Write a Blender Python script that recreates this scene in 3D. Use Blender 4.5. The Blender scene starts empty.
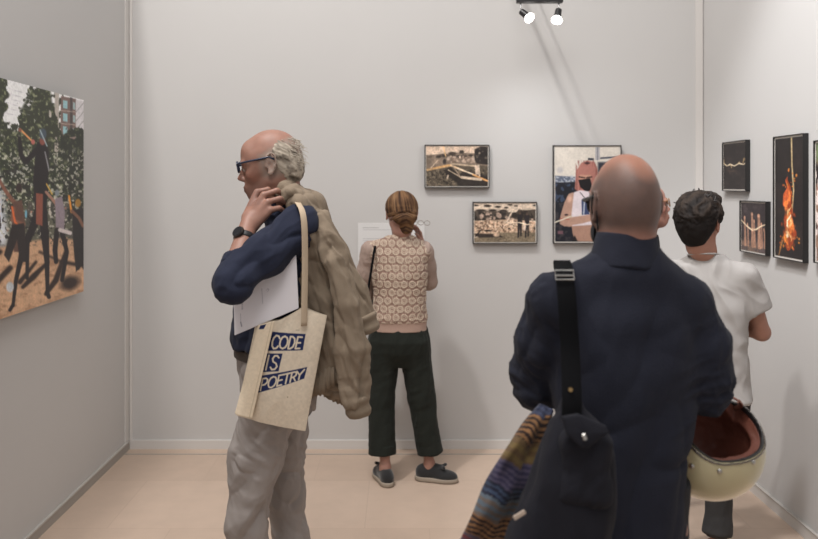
import bpy, math
import numpy as np
C = bpy.context.scene.collection
EYE = 1.65; FPX = 800.0; VX = 400.0; VY = 185.0
def P(px, py, Y):
    return np.array([(px-VX)*Y/FPX, Y, EYE-(py-VY)*Y/FPX])
def V3(*a): return np.array(a, float)
def unit(v):
    v = np.asarray(v, float); return v/(np.linalg.norm(v)+1e-12)
def lin(c):
    c = np.asarray(c, float)/255.0
    return np.where(c <= 0.04045, c/12.92, ((c+0.055)/1.055)**2.4)

# ---------------------------------------------------------------- noise
def _hash(ix, iy, iz, seed):
    h = (ix.astype(np.int64)*374761393 + iy.astype(np.int64)*668265263 + iz.astype(np.int64)*2147483647 + seed*974634777) & 0xFFFFFFFF
    h = ((h ^ (h >> 13))*1274126177) & 0xFFFFFFFF
    h = (h ^ (h >> 16)) & 0xFFFF
    return h/65535.0
def vnoise(p, seed=0):
    i = np.floor(p); f = p-i; f = f*f*(3-2*f)
    r = 0
    for dx in (0, 1):
        for dy in (0, 1):
            for dz in (0, 1):
                w = (f[:, 0] if dx else 1-f[:, 0])*(f[:, 1] if dy else 1-f[:, 1])*(f[:, 2] if dz else 1-f[:, 2])
                r = r+w*_hash(i[:, 0]+dx, i[:, 1]+dy, i[:, 2]+dz, seed)
    return r
def fbm(p, o=3, seed=0):
    a, s, r = 1.0, 0.0, 0
    for k in range(o):
        r = r+a*vnoise(p*(2.03**k)+17.3*k, seed+k); s += a; a *= 0.5
    return r/s
def ridge(p, seed=0, o=2):
    a, s, r = 1.0, 0.0, 0
    for k in range(o):
        r = r+a*(1-np.abs(2*vnoise(p*(2.1**k)+9.1*k, seed+k)-1)); s += a; a *= 0.5
    return r/s
def aniso(p, axis, across, along):
    """coordinates for noise stretched along an axis"""
    a = unit(axis); t = p@a
    return (p-np.outer(t, a))*across+np.outer(t*along, a)

# ---------------------------------------------------------------- distance field modelling
class Field:
    def __init__(s, h=0.005): s.h = h; s.ops = []
    def _add(s, lo, hi, fn, k, mode): s.ops.append((np.asarray(lo, float), np.asarray(hi, float), fn, k, mode)); return s
    def cone(s, a, b, ra, rb, k=0.01, mode='add', flat=(0, 0), pw=1.0):
        a = np.asarray(a, float); b = np.asarray(b, float); ab = b-a; L2 = ab@ab+1e-12; L = math.sqrt(L2); u = ab/L
        lo = np.minimum(a-ra, b-rb); hi = np.maximum(a+ra, b+rb)
        def fn(x, y, z):
            dx, dy, dz = x-a[0], y-a[1], z-a[2]
            t = (dx*ab[0]+dy*ab[1]+dz*ab[2])/L2
            tc = np.clip(t, 0, 1)
            d = np.sqrt((dx-tc*ab[0])**2+(dy-tc*ab[1])**2+(dz-tc*ab[2])**2)-(ra+(rb-ra)*tc)
            if flat[0]: d = np.maximum(d, -t*L)
            if flat[1]: d = np.maximum(d, (t-1)*L)
            return d
        return s._add(lo, hi, fn, k, mode)
    def chain(s, pts, rs, k=0.01, mode='add', flat=(0, 0)):
        n = len(pts)-1
        for i in range(n):
            s.cone(pts[i], pts[i+1], rs[i], rs[i+1], k, mode, (flat[0] and i == 0, flat[1] and i == n-1))
        return s
    def ell(s, c, r, R=None, k=0.01, mode='add'):
        c = np.asarray(c, float); r = np.asarray(r, float); R = np.eye(3) if R is None else R
        m = np.abs(R)@r if True else r
        def fn(x, y, z):
            dx, dy, dz = x-c[0], y-c[1], z-c[2]
            q = [dx*R[0, i]+dy*R[1, i]+dz*R[2, i] for i in range(3)]
            k0 = np.sqrt((q[0]/r[0])**2+(q[1]/r[1])**2+(q[2]/r[2])**2)
            k1 = np.sqrt((q[0]/r[0]**2)**2+(q[1]/r[1]**2)**2+(q[2]/r[2]**2)**2)+1e-9
            return k0*(k0-1)/k1
        return s._add(c-m, c+m, fn, k, mode)
    def box(s, c, hs, R=None, rad=0.005, k=0.005, mode='add'):
        c = np.asarray(c, float); hs = np.asarray(hs, float); R = np.eye(3) if R is None else R
        m = np.abs(R)@hs
        def fn(x, y, z):
            dx, dy, dz = x-c[0], y-c[1], z-c[2]
            q = [np.abs(dx*R[0, i]+dy*R[1, i]+dz*R[2, i])-hs[i]+rad for i in range(3)]
            return np.sqrt(sum(np.maximum(v, 0)**2 for v in q))+np.minimum(np.maximum(np.maximum(q[0], q[1]), q[2]), 0)-rad
        return s._add(c-m, c+m, fn, k, mode)
    def loft(s, org, fwd, st, k=0.02, n=2.3, mode='add', ztop=None, zbot=None):
        """upright torso-like solid; stations (z, cx, cy, halfwidth, halfdepth); cx to the body's right, cy forward"""
        f = unit([fwd[0], fwd[1], 0]); r = V3(f[1], -f[0], 0)
        st = np.array(sorted(st), float); zz = st[:, 0]
        zf = np.linspace(zz[0], zz[-1], 160)
        from_np = [np.interp(zf, zz, st[:, j]) for j in range(1, 5)]
        ker = np.hanning(17); ker /= ker.sum()
        sm = [np.convolve(np.pad(a, 8, mode='edge'), ker, 'valid') for a in from_np]
        org = np.asarray(org, float); R = max(st[:, 3].max()+np.abs(st[:, 1]).max(), st[:, 4].max()+np.abs(st[:, 2]).max())
        def fn(x, y, z):
            cx, cy, w, d = [np.interp(z, zf, a) for a in sm]
            dx, dy = x-org[0], y-org[1]
            u = (dx*r[0]+dy*r[1]-cx)/w; v = (dx*f[0]+dy*f[1]-cy)/d
            q = (np.abs(u)**n+np.abs(v)**n+1e-9)**(1.0/n)
            D = (q-1)*np.minimum(w, d)
            e = np.maximum(z-zz[-1], zz[0]-z)
            return np.maximum(D, e)+0*z
        return s._add([org[0]-R, org[1]-R, zz[0]], [org[0]+R, org[1]+R, zz[-1]], fn, k, mode)
    def plane(s, p, n, lo=None, hi=None):
        """cut away everything on the side of normal n (inside an optional box)"""
        p = np.asarray(p, float); n = unit(n)
        def fn(x, y, z): return -((x-p[0])*n[0]+(y-p[1])*n[1]+(z-p[2])*n[2])
        lo = [-99]*3 if lo is None else lo; hi = [99]*3 if hi is None else hi
        return s._add(lo, hi, fn, 0, 'cutbox')
    def func(s, lo, hi, fn, k=0.01, mode='add'): return s._add(lo, hi, fn, k, mode)
    def build(s):
        h = s.h; adds = [o for o in s.ops if o[4] == 'add']
        lo = np.min([o[0]-o[3] for o in adds], 0)-4*h; hi = np.max([o[1]+o[3] for o in adds], 0)+4*h
        n = np.ceil((hi-lo)/h).astype(int)+1
        V = np.full(n, 1.0, np.float32)
        ax = [lo[i]+h*np.arange(n[i]) for i in range(3)]
        for (a, b, fn, k, mode) in s.ops:
            pad = k+4*h if mode != 'cutbox' else 0
            i0 = np.clip(np.floor((a-pad-lo)/h).astype(int), 0, n); i1 = np.clip(np.ceil((b+pad-lo)/h).astype(int)+1, 0, n)
            if np.any(i1 <= i0): continue
            sl = tuple(slice(i0[j], i1[j]) for j in range(3))
            x = ax[0][sl[0]][:, None, None]; y = ax[1][sl[1]][None, :, None]; z = ax[2][sl[2]][None, None, :]
            d = fn(x, y, z).astype(np.float32); v = V[sl]
            if mode == 'add':
                if k > 0:
                    t = np.maximum(k-np.abs(v-d), 0)/k; V[sl] = np.minimum(v, d)-t*t*k*0.25
                else: V[sl] = np.minimum(v, d)
            else:
                d = -d
                if k > 0:
                    t = np.maximum(k-np.abs(v-d), 0)/k; V[sl] = np.maximum(v, d)+t*t*k*0.25
                else: V[sl] = np.maximum(v, d)
        s.V = V; s.lo = lo
        return V, lo, h
def surface(F, project=True):
    V, lo, h = F.build()
    ins = V < 0
    sh = V.shape
    def cut(A, dx, dy, dz): return A[dx:sh[0]-1+dx, dy:sh[1]-1+dy, dz:sh[2]-1+dz]
    cs = [(dx, dy, dz) for dx in (0, 1) for dy in (0, 1) for dz in (0, 1)]
    cnt = sum(cut(ins, *c).astype(np.int8) for c in cs)
    act = (cnt > 0) & (cnt < 8)
    I = np.argwhere(act); idx = np.full(act.shape, -1, np.int32); idx[act] = np.arange(len(I))
    cv = {c: cut(V, *c)[act] for c in cs}
    acc = np.zeros((len(I), 3)); num = np.zeros(len(I))
    for c in cs:
        for a in range(3):
            if c[a]: continue
            c2 = list(c); c2[a] = 1; c2 = tuple(c2)
            v0, v1 = cv[c], cv[c2]; m = (v0 < 0) != (v1 < 0)
            t = np.where(m, v0/np.where(m, v0-v1, 1), 0)
            for j in range(3): acc[:, j] += np.where(m, c[j]+(t if j == a else 0), 0)
            num += m
    pts = lo+h*(I+acc/num[:, None])
    quads = []
    for a in range(3):
        b, c = (a+1) % 3, (a+2) % 3
        s0 = [slice(None)]*3; s1 = [slice(None)]*3
        s0[a] = slice(0, sh[a]-1); s1[a] = slice(1, sh[a])
        s0[b] = s1[b] = slice(1, sh[b]-1); s0[c] = s1[c] = slice(1, sh[c]-1)
        A = ins[tuple(s0)]; B = ins[tuple(s1)]
        for flip, M in ((0, A & ~B), (1, ~A & B)):
            E = np.argwhere(M)
            if not len(E): continue
            E[:, b] += 1; E[:, c] += 1
            def g(db, dc):
                q = E.copy(); q[:, b] -= db; q[:, c] -= dc
                return idx[q[:, 0], q[:, 1], q[:, 2]]
            q = np.stack([g(1, 1), g(0, 1), g(0, 0), g(1, 0)], 1)
            if flip: q = q[:, ::-1]
            quads.append(q)
    quads = np.concatenate(quads)
    G = None
    # outward normals from the mesh
    def vnorm(p):
        a = p[quads[:, 2]]-p[quads[:, 0]]; b = p[quads[:, 3]]-p[quads[:, 1]]
        fnm = np.cross(a, b); N = np.zeros_like(p)
        for j in range(4):
            for t in range(3): N[:, t] += np.bincount(quads[:, j], fnm[:, t], len(p))
        return N/(np.linalg.norm(N, axis=1)[:, None]+1e-12)
    def smooth(p, it=1, w=0.5):
        for _ in range(it):
            S = np.zeros_like(p); n = np.zeros(len(p))
            for j in range(4):
                for o in (1, 3):
                    for t in range(3): S[:, t] += np.bincount(quads[:, j], p[quads[:, (j+o) % 4], t], len(p))
                    n += np.bincount(quads[:, j], None, len(p))
            p = p*(1-w)+w*S/n[:, None]
        return p
    pts = smooth(pts, 2, 0.5)
    return pts, quads, vnorm, smooth

# ---------------------------------------------------------------- objects
def mesh_obj(name, pts, faces, mat, parent=None, col=None, smooth=True, loc=None):
    """faces: array (n,4) / (n,3) or list of lists; pts in world space"""
    me = bpy.data.meshes.new(name)
    base = np.array(parent['_base']) if parent is not None else (np.zeros(3) if loc is None else np.asarray(loc, float))
    pts = np.asarray(pts, float)-base
    if isinstance(faces, np.ndarray):
        me.vertices.add(len(pts)); me.vertices.foreach_set('co', pts.astype(np.float32).ravel())
        m = faces.shape[1]
        me.loops.add(faces.size); me.loops.foreach_set('vertex_index', faces.astype(np.int32).ravel())
        me.polygons.add(len(faces)); me.polygons.foreach_set('loop_start', np.arange(0, faces.size, m, dtype=np.int32))
        me.update(calc_edges=True)
    else:
        me.from_pydata([tuple(p) for p in pts], [], [list(f) for f in faces]); me.update()
    me.polygons.foreach_set('use_smooth', [bool(smooth)]*len(me.polygons))
    if col is not None:
        at = me.color_attributes.new('Col', 'FLOAT_COLOR', 'POINT')
        c4 = np.ones((len(pts), 4), np.float32); c4[:, :3] = col
        at.data.foreach_set('color', c4.ravel())
    me.validate()
    o = bpy.data.objects.new(name, me); C.objects.link(o)
    if mat: me.materials.append(mat)
    if parent is not None:
        o.parent = parent
        if parent.type == 'MESH' or True: o['_base'] = list(base)
    else:
        o.location = base; o['_base'] = list(base)
    return o
def thing(name, base, label, cat, group=None):
    o = bpy.data.objects.new(name, None); C.objects.link(o); o.empty_display_size = 0.1
    o.location = base; o['_base'] = [float(v) for v in base]
    o['label'] = label; o['category'] = cat
    if group: o['group'] = group
    return o
def tag(o, label, cat, group=None):
    o['label'] = label; o['category'] = cat
    if group: o['group'] = group
    return o
def struct(o): o['kind'] = 'structure'; return o
def sdf_obj(name, F, mat, parent=None, disp=None, col=None, loc=None, sm=0):
    p, q, vn, smf = surface(F)
    if sm: p = smf(p, sm, 0.5)
    if disp is not None:
        n = vn(p); p = p+n*disp(p, n)[:, None]
    c = None
    if col is not None: c = col(p, vn(p))
    return mesh_obj(name, p, q, mat, parent, c, True, loc)
def box_geo(c, hs, R=None, bev=0.0):
    R = np.eye(3) if R is None else R
    c = np.asarray(c, float); hs = np.asarray(hs, float)
    if bev <= 0:
        pts = [c+R@(hs*np.array(s)) for s in ((-1,-1,-1),(1,-1,-1),(1,1,-1),(-1,1,-1),(-1,-1,1),(1,-1,1),(1,1,1),(-1,1,1))]
        return pts, [(0,3,2,1),(4,5,6,7),(0,1,5,4),(1,2,6,5),(2,3,7,6),(3,0,4,7)]
    pts, fs, ind = [], [], {}
    for s in [(a, b, d) for a in (-1, 1) for b in (-1, 1) for d in (-1, 1)]:
        for a in range(3):
            q = hs-bev; q = q.copy(); q[a] = hs[a]
            ind[(s, a)] = len(pts); pts.append(c+R@(q*np.array(s)))
    for a in range(3):
        b, d = (a+1) % 3, (a+2) % 3
        for sg in (-1, 1):
            loop = []
            for (sb, sd) in ((-1, -1), (1, -1), (1, 1), (-1, 1)):
                s = [0]*3; s[a] = sg; s[b] = sb; s[d] = sd; loop.append(ind[(tuple(s), a)])
            fs.append(loop if sg > 0 else loop[::-1])
        for sb in (-1, 1):
            for sd in (-1, 1):
                s0 = [0]*3; s1 = [0]*3; s0[a] = -1; s1[a] = 1
                for s in (s0, s1): s[b] = sb; s[d] = sd
                s0, s1 = tuple(s0), tuple(s1)
                l = [ind[(s0, b)], ind[(s1, b)], ind[(s1, d)], ind[(s0, d)]]
                fs.append(l if sb*sd > 0 else l[::-1])
    for s in [(a, b, d) for a in (-1, 1) for b in (-1, 1) for d in (-1, 1)]:
        l = [ind[(s, 0)], ind[(s, 1)], ind[(s, 2)]]
        fs.append(l if s[0]*s[1]*s[2] > 0 else l[::-1])
    return pts, fs
class MB:
    def __init__(s): s.p = []; s.f = []
    def add(s, pf):
        p, f = pf; o = len(s.p); s.p += [np.asarray(v, float) for v in p]; s.f += [[i+o for i in g] for g in f]; return s
    def box(s, c, hs, R=None, bev=0.0): return s.add(box_geo(c, hs, R, bev))
    def tube(s, pts, r, n=10, cap=True, closed=False, squash=None):
        """round tube along a polyline; r scalar or list"""
        pts = [np.asarray(p, float) for p in pts]; m = len(pts)
        rs = r if hasattr(r, '__len__') else [r]*m
        out = []; prev = None
        for i in range(m):
            a = pts[i-1] if (i > 0 or closed) else pts[i]; b = pts[(i+1) % m] if (i < m-1 or closed) else pts[i]
            t = unit(b-a)
            if prev is None:
                up = V3(0, 0, 1) if abs(t[2]) < 0.9 else V3(1, 0, 0); u = unit(np.cross(up, t))
            else: u = unit(prev-t*(prev@t))
            v = np.cross(t, u); prev = u
            for k in range(n):
                an = 2*math.pi*k/n; out.append(pts[i]+rs[i]*(math.cos(an)*u+math.sin(an)*v))
        f = []
        for i in range(m if closed else m-1):
            j = (i+1) % m
            for k in range(n):
                l = (k+1) % n; f.append([i*n+k, i*n+l, j*n+l, j*n+k])
        if cap and not closed:
            f.append(list(range(n))[::-1]); f.append([(m-1)*n+k for k in range(n)])
        return s.add((out, f))
    def ribbon(s, pts, wd, w, t, cap=True):
        """flat strap: centreline pts, wd width direction(s), w width(s), t thickness"""
        m = len(pts); pts = [np.asarray(p, float) for p in pts]; out = []
        ws = w if hasattr(w, '__len__') else [w]*m
        for i in range(m):
            a = pts[max(i-1, 0)]; b = pts[min(i+1, m-1)]; tt = unit(b-a)
            W = wd[i] if isinstance(wd, list) else wd
            W = unit(np.asarray(W)-tt*(tt@np.asarray(W))); N = np.cross(tt, W)
            hw = ws[i]/2; ht = t/2; e = min(ht, hw*0.5)*0.9
            for (x, y) in ((-hw, -ht+e), (-hw+e, -ht), (hw-e, -ht), (hw, -ht+e), (hw, ht-e), (hw-e, ht), (-hw+e, ht), (-hw, ht-e)):
                out.append(pts[i]+W*x+N*y)
        f = []
        for i in range(m-1):
            for k in range(8):
                l = (k+1) % 8; f.append([i*8+k, i*8+l, i*8+8+l, i*8+8+k])
        if cap: f.append(list(range(8))[::-1]); f.append([(m-1)*8+k for k in range(8)])
        return s.add((out, f))
    def cyl(s, a, b, ra, rb=None, n=24): return s.tube([a, b], [ra, ra if rb is None else rb], n)
    def disc(s, c, nrm, r, h=0.002, n=20):
        c = np.asarray(c, float); nrm = unit(nrm); return s.tube([c, c+nrm*h], r, n)
    def sphere(s, c, r, n=16, m=10, R=None):
        c = np.asarray(c, float); r = np.asarray([r]*3 if not hasattr(r, '__len__') else r, float); R = np.eye(3) if R is None else R
        p = [c+R@(r*V3(0, 0, 1))]
        for i in range(1, m):
            th = math.pi*i/m
            for k in range(n):
                ph = 2*math.pi*k/n; p.append(c+R@(r*V3(math.sin(th)*math.cos(ph), math.sin(th)*math.sin(ph), math.cos(th))))
        p.append(c+R@(r*V3(0, 0, -1))); f = []
        for k in range(n): f.append([0, 1+k, 1+(k+1) % n])
        for i in range(m-2):
            for k in range(n):
                l = (k+1) % n; a = 1+i*n; f.append([a+k, a+n+k, a+n+l, a+l])
        a = 1+(m-2)*n
        for k in range(n): f.append([a+k, len(p)-1, a+(k+1) % n])
        return s.add((p, f))
    def prism(s, poly, nrm, t):
        """polygon (3D points) thickened by t against its normal"""
        poly = [np.asarray(q, float) for q in poly]; n = len(poly); nrm = unit(nrm)
        p = poly+[q-nrm*t for q in poly]
        f = [list(range(n)), list(range(n, 2*n))[::-1]]+[[i, n+i, n+(i+1) % n, (i+1) % n] for i in range(n)]
        return s.add((p, f))
    def build(s, name, mat, parent=None, smooth=False, loc=None):
        return mesh_obj(name, np.array(s.p), s.f, mat, parent, None, smooth, loc)
def auto_smooth(o, ang=40):
    me = o.data; me.polygons.foreach_set('use_smooth', [True]*len(me.polygons))
    try: me.set_sharp_from_angle(angle=math.radians(ang))
    except Exception: pass
    return o
def curve_pts(pts, n=8):
    """catmull-rom through points"""
    pts = [np.asarray(p, float) for p in pts]; q = [2*pts[0]-pts[1]]+pts+[2*pts[-1]-pts[-2]]; out = []
    for i in range(1, len(q)-2):
        for k in range(n):
            t = k/n; a, b, c, d = q[i-1:i+3]
            out.append(0.5*((2*b)+(-a+c)*t+(2*a-5*b+4*c-d)*t*t+(-a+3*b-3*c+d)*t**3))
    out.append(pts[-1]); return out

# ---------------------------------------------------------------- materials
def mat(name, color=(200, 200, 200), rough=0.6, metal=0.0, vcol=False, bump=None, var=None, sheen=0.0, sss=0.0, spec=0.5, emit=None, coat=0.0, weave=None):
    m = bpy.data.materials.new(name); m.use_nodes = True; nt = m.node_tree; N = nt.nodes; L = nt.links
    b = N['Principled BSDF']
    c = lin(color)
    b.inputs['Base Color'].default_value = (*c, 1); b.inputs['Roughness'].default_value = rough; b.inputs['Metallic'].default_value = metal
    b.inputs['Specular IOR Level'].default_value = spec
    if coat: b.inputs['Coat Weight'].default_value = coat
    if sheen: b.inputs['Sheen Weight'].default_value = sheen; b.inputs['Sheen Roughness'].default_value = 0.5
    if sss:
        b.inputs['Subsurface Weight'].default_value = sss; b.inputs['Subsurface Radius'].default_value = (1, .35, .2); b.inputs['Subsurface Scale'].default_value = 0.006
    tc = N.new('ShaderNodeTexCoord')
    src = None
    if vcol:
        a = N.new('ShaderNodeVertexColor'); a.layer_name = 'Col'; src = a.outputs['Color']
    if var:   # (scale, amount)
        n = N.new('ShaderNodeTexNoise'); n.inputs['Scale'].default_value = var[0]; n.inputs['Detail'].default_value = 5
        L.new(tc.outputs['Object'], n.inputs['Vector'])
        mr = N.new('ShaderNodeMapRange'); mr.inputs[1].default_value = .25; mr.inputs[2].default_value = .75
        mr.inputs[3].default_value = 1-var[1]; mr.inputs[4].default_value = 1+var[1]; L.new(n.outputs['Fac'], mr.inputs[0])
        mx = N.new('ShaderNodeVectorMath'); mx.operation = 'SCALE'
        if src is not None: L.new(src, mx.inputs[0])
        else: mx.inputs[0].default_value = c
        L.new(mr.outputs[0], mx.inputs['Scale']); src = mx.outputs[0]
    if src is not None: L.new(src, b.inputs['Base Color'])
    if bump:  # (scale, strength, distance)
        n = N.new('ShaderNodeTexNoise'); n.inputs['Scale'].default_value = bump[0]; n.inputs['Detail'].default_value = 4
        L.new(tc.outputs['Object'], n.inputs['Vector'])
        bp = N.new('ShaderNodeBump'); bp.inputs['Strength'].default_value = bump[1]; bp.inputs['Distance'].default_value = bump[2]
        L.new(n.outputs['Fac'], bp.inputs['Height']); L.new(bp.outputs['Normal'], b.inputs['Normal'])
    if emit:
        b.inputs['Emission Color'].default_value = (*lin(emit[0]), 1); b.inputs['Emission Strength'].default_value = emit[1]
    return m

# ---------------------------------------------------------------- painting printed pictures on a vertex grid
class Paint:
    def __init__(s, X, Y, base): s.X = X; s.Y = Y; s.c = np.zeros((len(X), 3))+np.array(base, float)
    def blend(s, m, col): m = np.clip(m, 0, 1)[:, None]; s.c = s.c*(1-m)+np.asarray(col, float)*m
    def ell(s, cx, cy, rx, ry, col, soft=0.15, ang=0, a=1):
        t = math.radians(ang); dx, dy = s.X-cx, s.Y-cy
        u = (dx*math.cos(t)+dy*math.sin(t))/rx; v = (-dx*math.sin(t)+dy*math.cos(t))/ry
        s.blend(a*(1-np.sqrt(u*u+v*v))/soft+0.0, col)
    def line(s, pts, w, col, soft=1.0, a=1):
        d = np.full(len(s.X), 1e9); ws = w if hasattr(w, '__len__') else [w]*len(pts)
        best = np.full(len(s.X), -1e9)
        for i in range(len(pts)-1):
            (x0, y0), (x1, y1) = pts[i], pts[i+1]; dx, dy = x1-x0, y1-y0; L = dx*dx+dy*dy+1e-9
            t = np.clip(((s.X-x0)*dx+(s.Y-y0)*dy)/L, 0, 1)
            dd = np.hypot(s.X-x0-t*dx, s.Y-y0-t*dy); ww = (ws[i]+(ws[i+1]-ws[i])*t)/2
            best = np.maximum(best, ww-dd)
        s.blend(a*(best/soft+0.5), col)
    def poly(s, pts, col, soft=1.0, a=1):
        ins = np.zeros(len(s.X), bool); d = np.full(len(s.X), 1e9); n = len(pts)
        for i in range(n):
            (x0, y0), (x1, y1) = pts[i], pts[(i+1) % n]
            if y0 != y1:
                c = ((y0 > s.Y) != (y1 > s.Y)) & (s.X < (x1-x0)*(s.Y-y0)/(y1-y0)+x0); ins ^= c
            dx, dy = x1-x0, y1-y0; L = dx*dx+dy*dy+1e-9; t = np.clip(((s.X-x0)*dx+(s.Y-y0)*dy)/L, 0, 1)
            d = np.minimum(d, np.hypot(s.X-x0-t*dx, s.Y-y0-t*dy))
        s.blend(a*(np.where(ins, d, -d)/soft+0.5), col); return ins
    def noise(s, sc, thr, col, soft=0.1, seed=0, region=None, a=1, sy=None, o=3):
        q = np.stack([s.X/sc, s.Y/(sy or sc), 0*s.X], 1); n = fbm(q, o, seed)
        m = (n-thr)/soft
        if region is not None: m = np.minimum(m, region*1.0)
        s.blend(a*np.clip(m, 0, 1), col)
def rect_mask(p, x0, y0, x1, y1, soft=1.0):
    return np.clip(np.minimum(np.minimum(p.X-x0, x1-p.X), np.minimum(p.Y-y0, y1-p.Y))/soft+0.5, 0, 1)
def grid(c00, c10, c11, c01, nu, nv):
    """bilinear patch; returns points, quads, u, v (u along first edge, v down)"""
    u, v = np.meshgrid(np.linspace(0, 1, nu+1), np.linspace(0, 1, nv+1)); u = u.ravel(); v = v.ravel()
    pts = (np.outer((1-u)*(1-v), c00)+np.outer(u*(1-v), c10)+np.outer(u*v, c11)+np.outer((1-u)*v, c01))
    i = np.arange(nu*nv); r = i//nu; c = i % nu; a = r*(nu+1)+c
    q = np.stack([a, a+nu+1, a+nu+2, a+1], 1)
    return pts, q, u, v
# ================================================================ setting
XL, XR, YB, YF, ZT = -1.70, 1.90, 5.01, -1.2, 3.7
M = {}
def wallmat(name, col):
    m = mat(name, col, 0.85, bump=(350, 0.12, 0.002), var=(1.3, 0.02), spec=0.2)
    return m
M['wall'] = wallmat('painted fabric wall', (192, 190, 188))
M['trim'] = mat('aluminium profile', (186, 182, 176), 0.45, 0.2)
M['trim_dark'] = mat('grey skirting', (158, 152, 145), 0.6)
M['skirt'] = mat('pale skirting', (204, 200, 196), 0.6)
M['black'] = mat('black satin', (24, 23, 24), 0.4)
M['frame'] = mat('black frame wood', (30, 28, 28), 0.35)
M['mount'] = mat('white mount card', (214, 208, 200), 0.8)
M['print'] = mat('printed photograph', rough=0.45, vcol=True, spec=0.35)
M['chrome'] = mat('chrome', (205, 205, 205), 0.22, 1.0)
def slab(name, lo, hi, m):
    lo = V3(*lo); hi = V3(*hi); b = MB().box((lo+hi)/2-(lo+hi)/2, (hi-lo)/2)
    o = mesh_obj(name, np.array(b.p), b.f, m, None, None, False, None); o.location = (lo+hi)/2
    return struct(o)
def floor_material():
    m = mat('pale stone tile floor', (196, 176, 160), 0.42, spec=0.3); nt = m.node_tree; N = nt.nodes; L = nt.links; b = N['Principled BSDF']
    tc = N.new('ShaderNodeTexCoord'); mp = N.new('ShaderNodeMapping'); mp.inputs['Location'].default_value = (0.17, 0.12, 0)
    L.new(tc.outputs['Object'], mp.inputs['Vector'])
    br = N.new('ShaderNodeTexBrick'); br.inputs['Scale'].default_value = 1; br.inputs['Brick Width'].default_value = 0.62; br.inputs['Row Height'].default_value = 0.62
    br.inputs['Mortar Size'].default_value = 0.0022; br.inputs['Mortar Smooth'].default_value = 0.4; br.offset = 0.5
    br.inputs['Color1'].default_value = (*lin((190, 169, 152)), 1); br.inputs['Color2'].default_value = (*lin((182, 161, 144)), 1); br.inputs['Mortar'].default_value = (*lin((176, 155, 138)), 1)
    L.new(mp.outputs[0], br.inputs['Vector'])
    n = N.new('ShaderNodeTexNoise'); n.inputs['Scale'].default_value = 9; n.inputs['Detail'].default_value = 6; L.new(tc.outputs['Object'], n.inputs['Vector'])
    mr = N.new('ShaderNodeMapRange'); mr.inputs[1].default_value = .3; mr.inputs[2].default_value = .7; mr.inputs[3].default_value = .96; mr.inputs[4].default_value = 1.04
    L.new(n.outputs['Fac'], mr.inputs[0]); sc = N.new('ShaderNodeVectorMath'); sc.operation = 'SCALE'
    L.new(br.outputs['Color'], sc.inputs[0]); L.new(mr.outputs[0], sc.inputs['Scale']); L.new(sc.outputs[0], b.inputs['Base Color'])
    return m
slab('floor', (-4, YF, -0.1), (4, YB+0.4, 0), floor_material())
slab('wall_back', (XL-0.1, YB, 0), (XR+0.1, YB+0.1, ZT), M['wall'])
slab('wall_left', (XL-0.1, YF, 0), (XL, YB, ZT), M['wall'])
slab('wall_right', (XR, YF, 0), (XR+0.1, YB, ZT), M['wall'])
# skirtings, aluminium top lips and corner profiles
slab('baseboard_back', (XL+0.01, YB-0.012, 0), (XR-0.01, YB, 0.055), M['skirt'])
slab('baseboard_left', (XL, YF, 0), (XL+0.012, YB-0.012, 0.046), M['trim_dark'])
slab('trim_1', (XL, YF, 0.046), (XL+0.014, YB-0.012, 0.054), M['trim'])
slab('baseboard_right', (XR-0.012, YF, 0), (XR, YB-0.012, 0.055), M['skirt'])
slab('trim_2', (XR-0.015, YF, 0.055), (XR, YB-0.015, 0.062), M['trim'])
slab('trim_3', (XL, YB-0.07, 0.055), (XL+0.006, YB, ZT), M['skirt'])
slab('trim_4', (XL+0.010, YB-0.010, 0.055), (XL+0.026, YB, ZT), M['skirt'])
slab('trim_5', (XR-0.05, YB-0.008, 0.062), (XR-0.006, YB, ZT), M['skirt'])
slab('trim_6', (XL+0.01, 4.895, 0.0), (XR-0.02, 4.905, 0.003), M['trim_dark'])
# hairline joint between panels of the right-hand wall
slab('trim_7', (XR-0.0012, 3.645, 1.9), (XR, 3.648, 2.4), M['skirt'])

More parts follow.
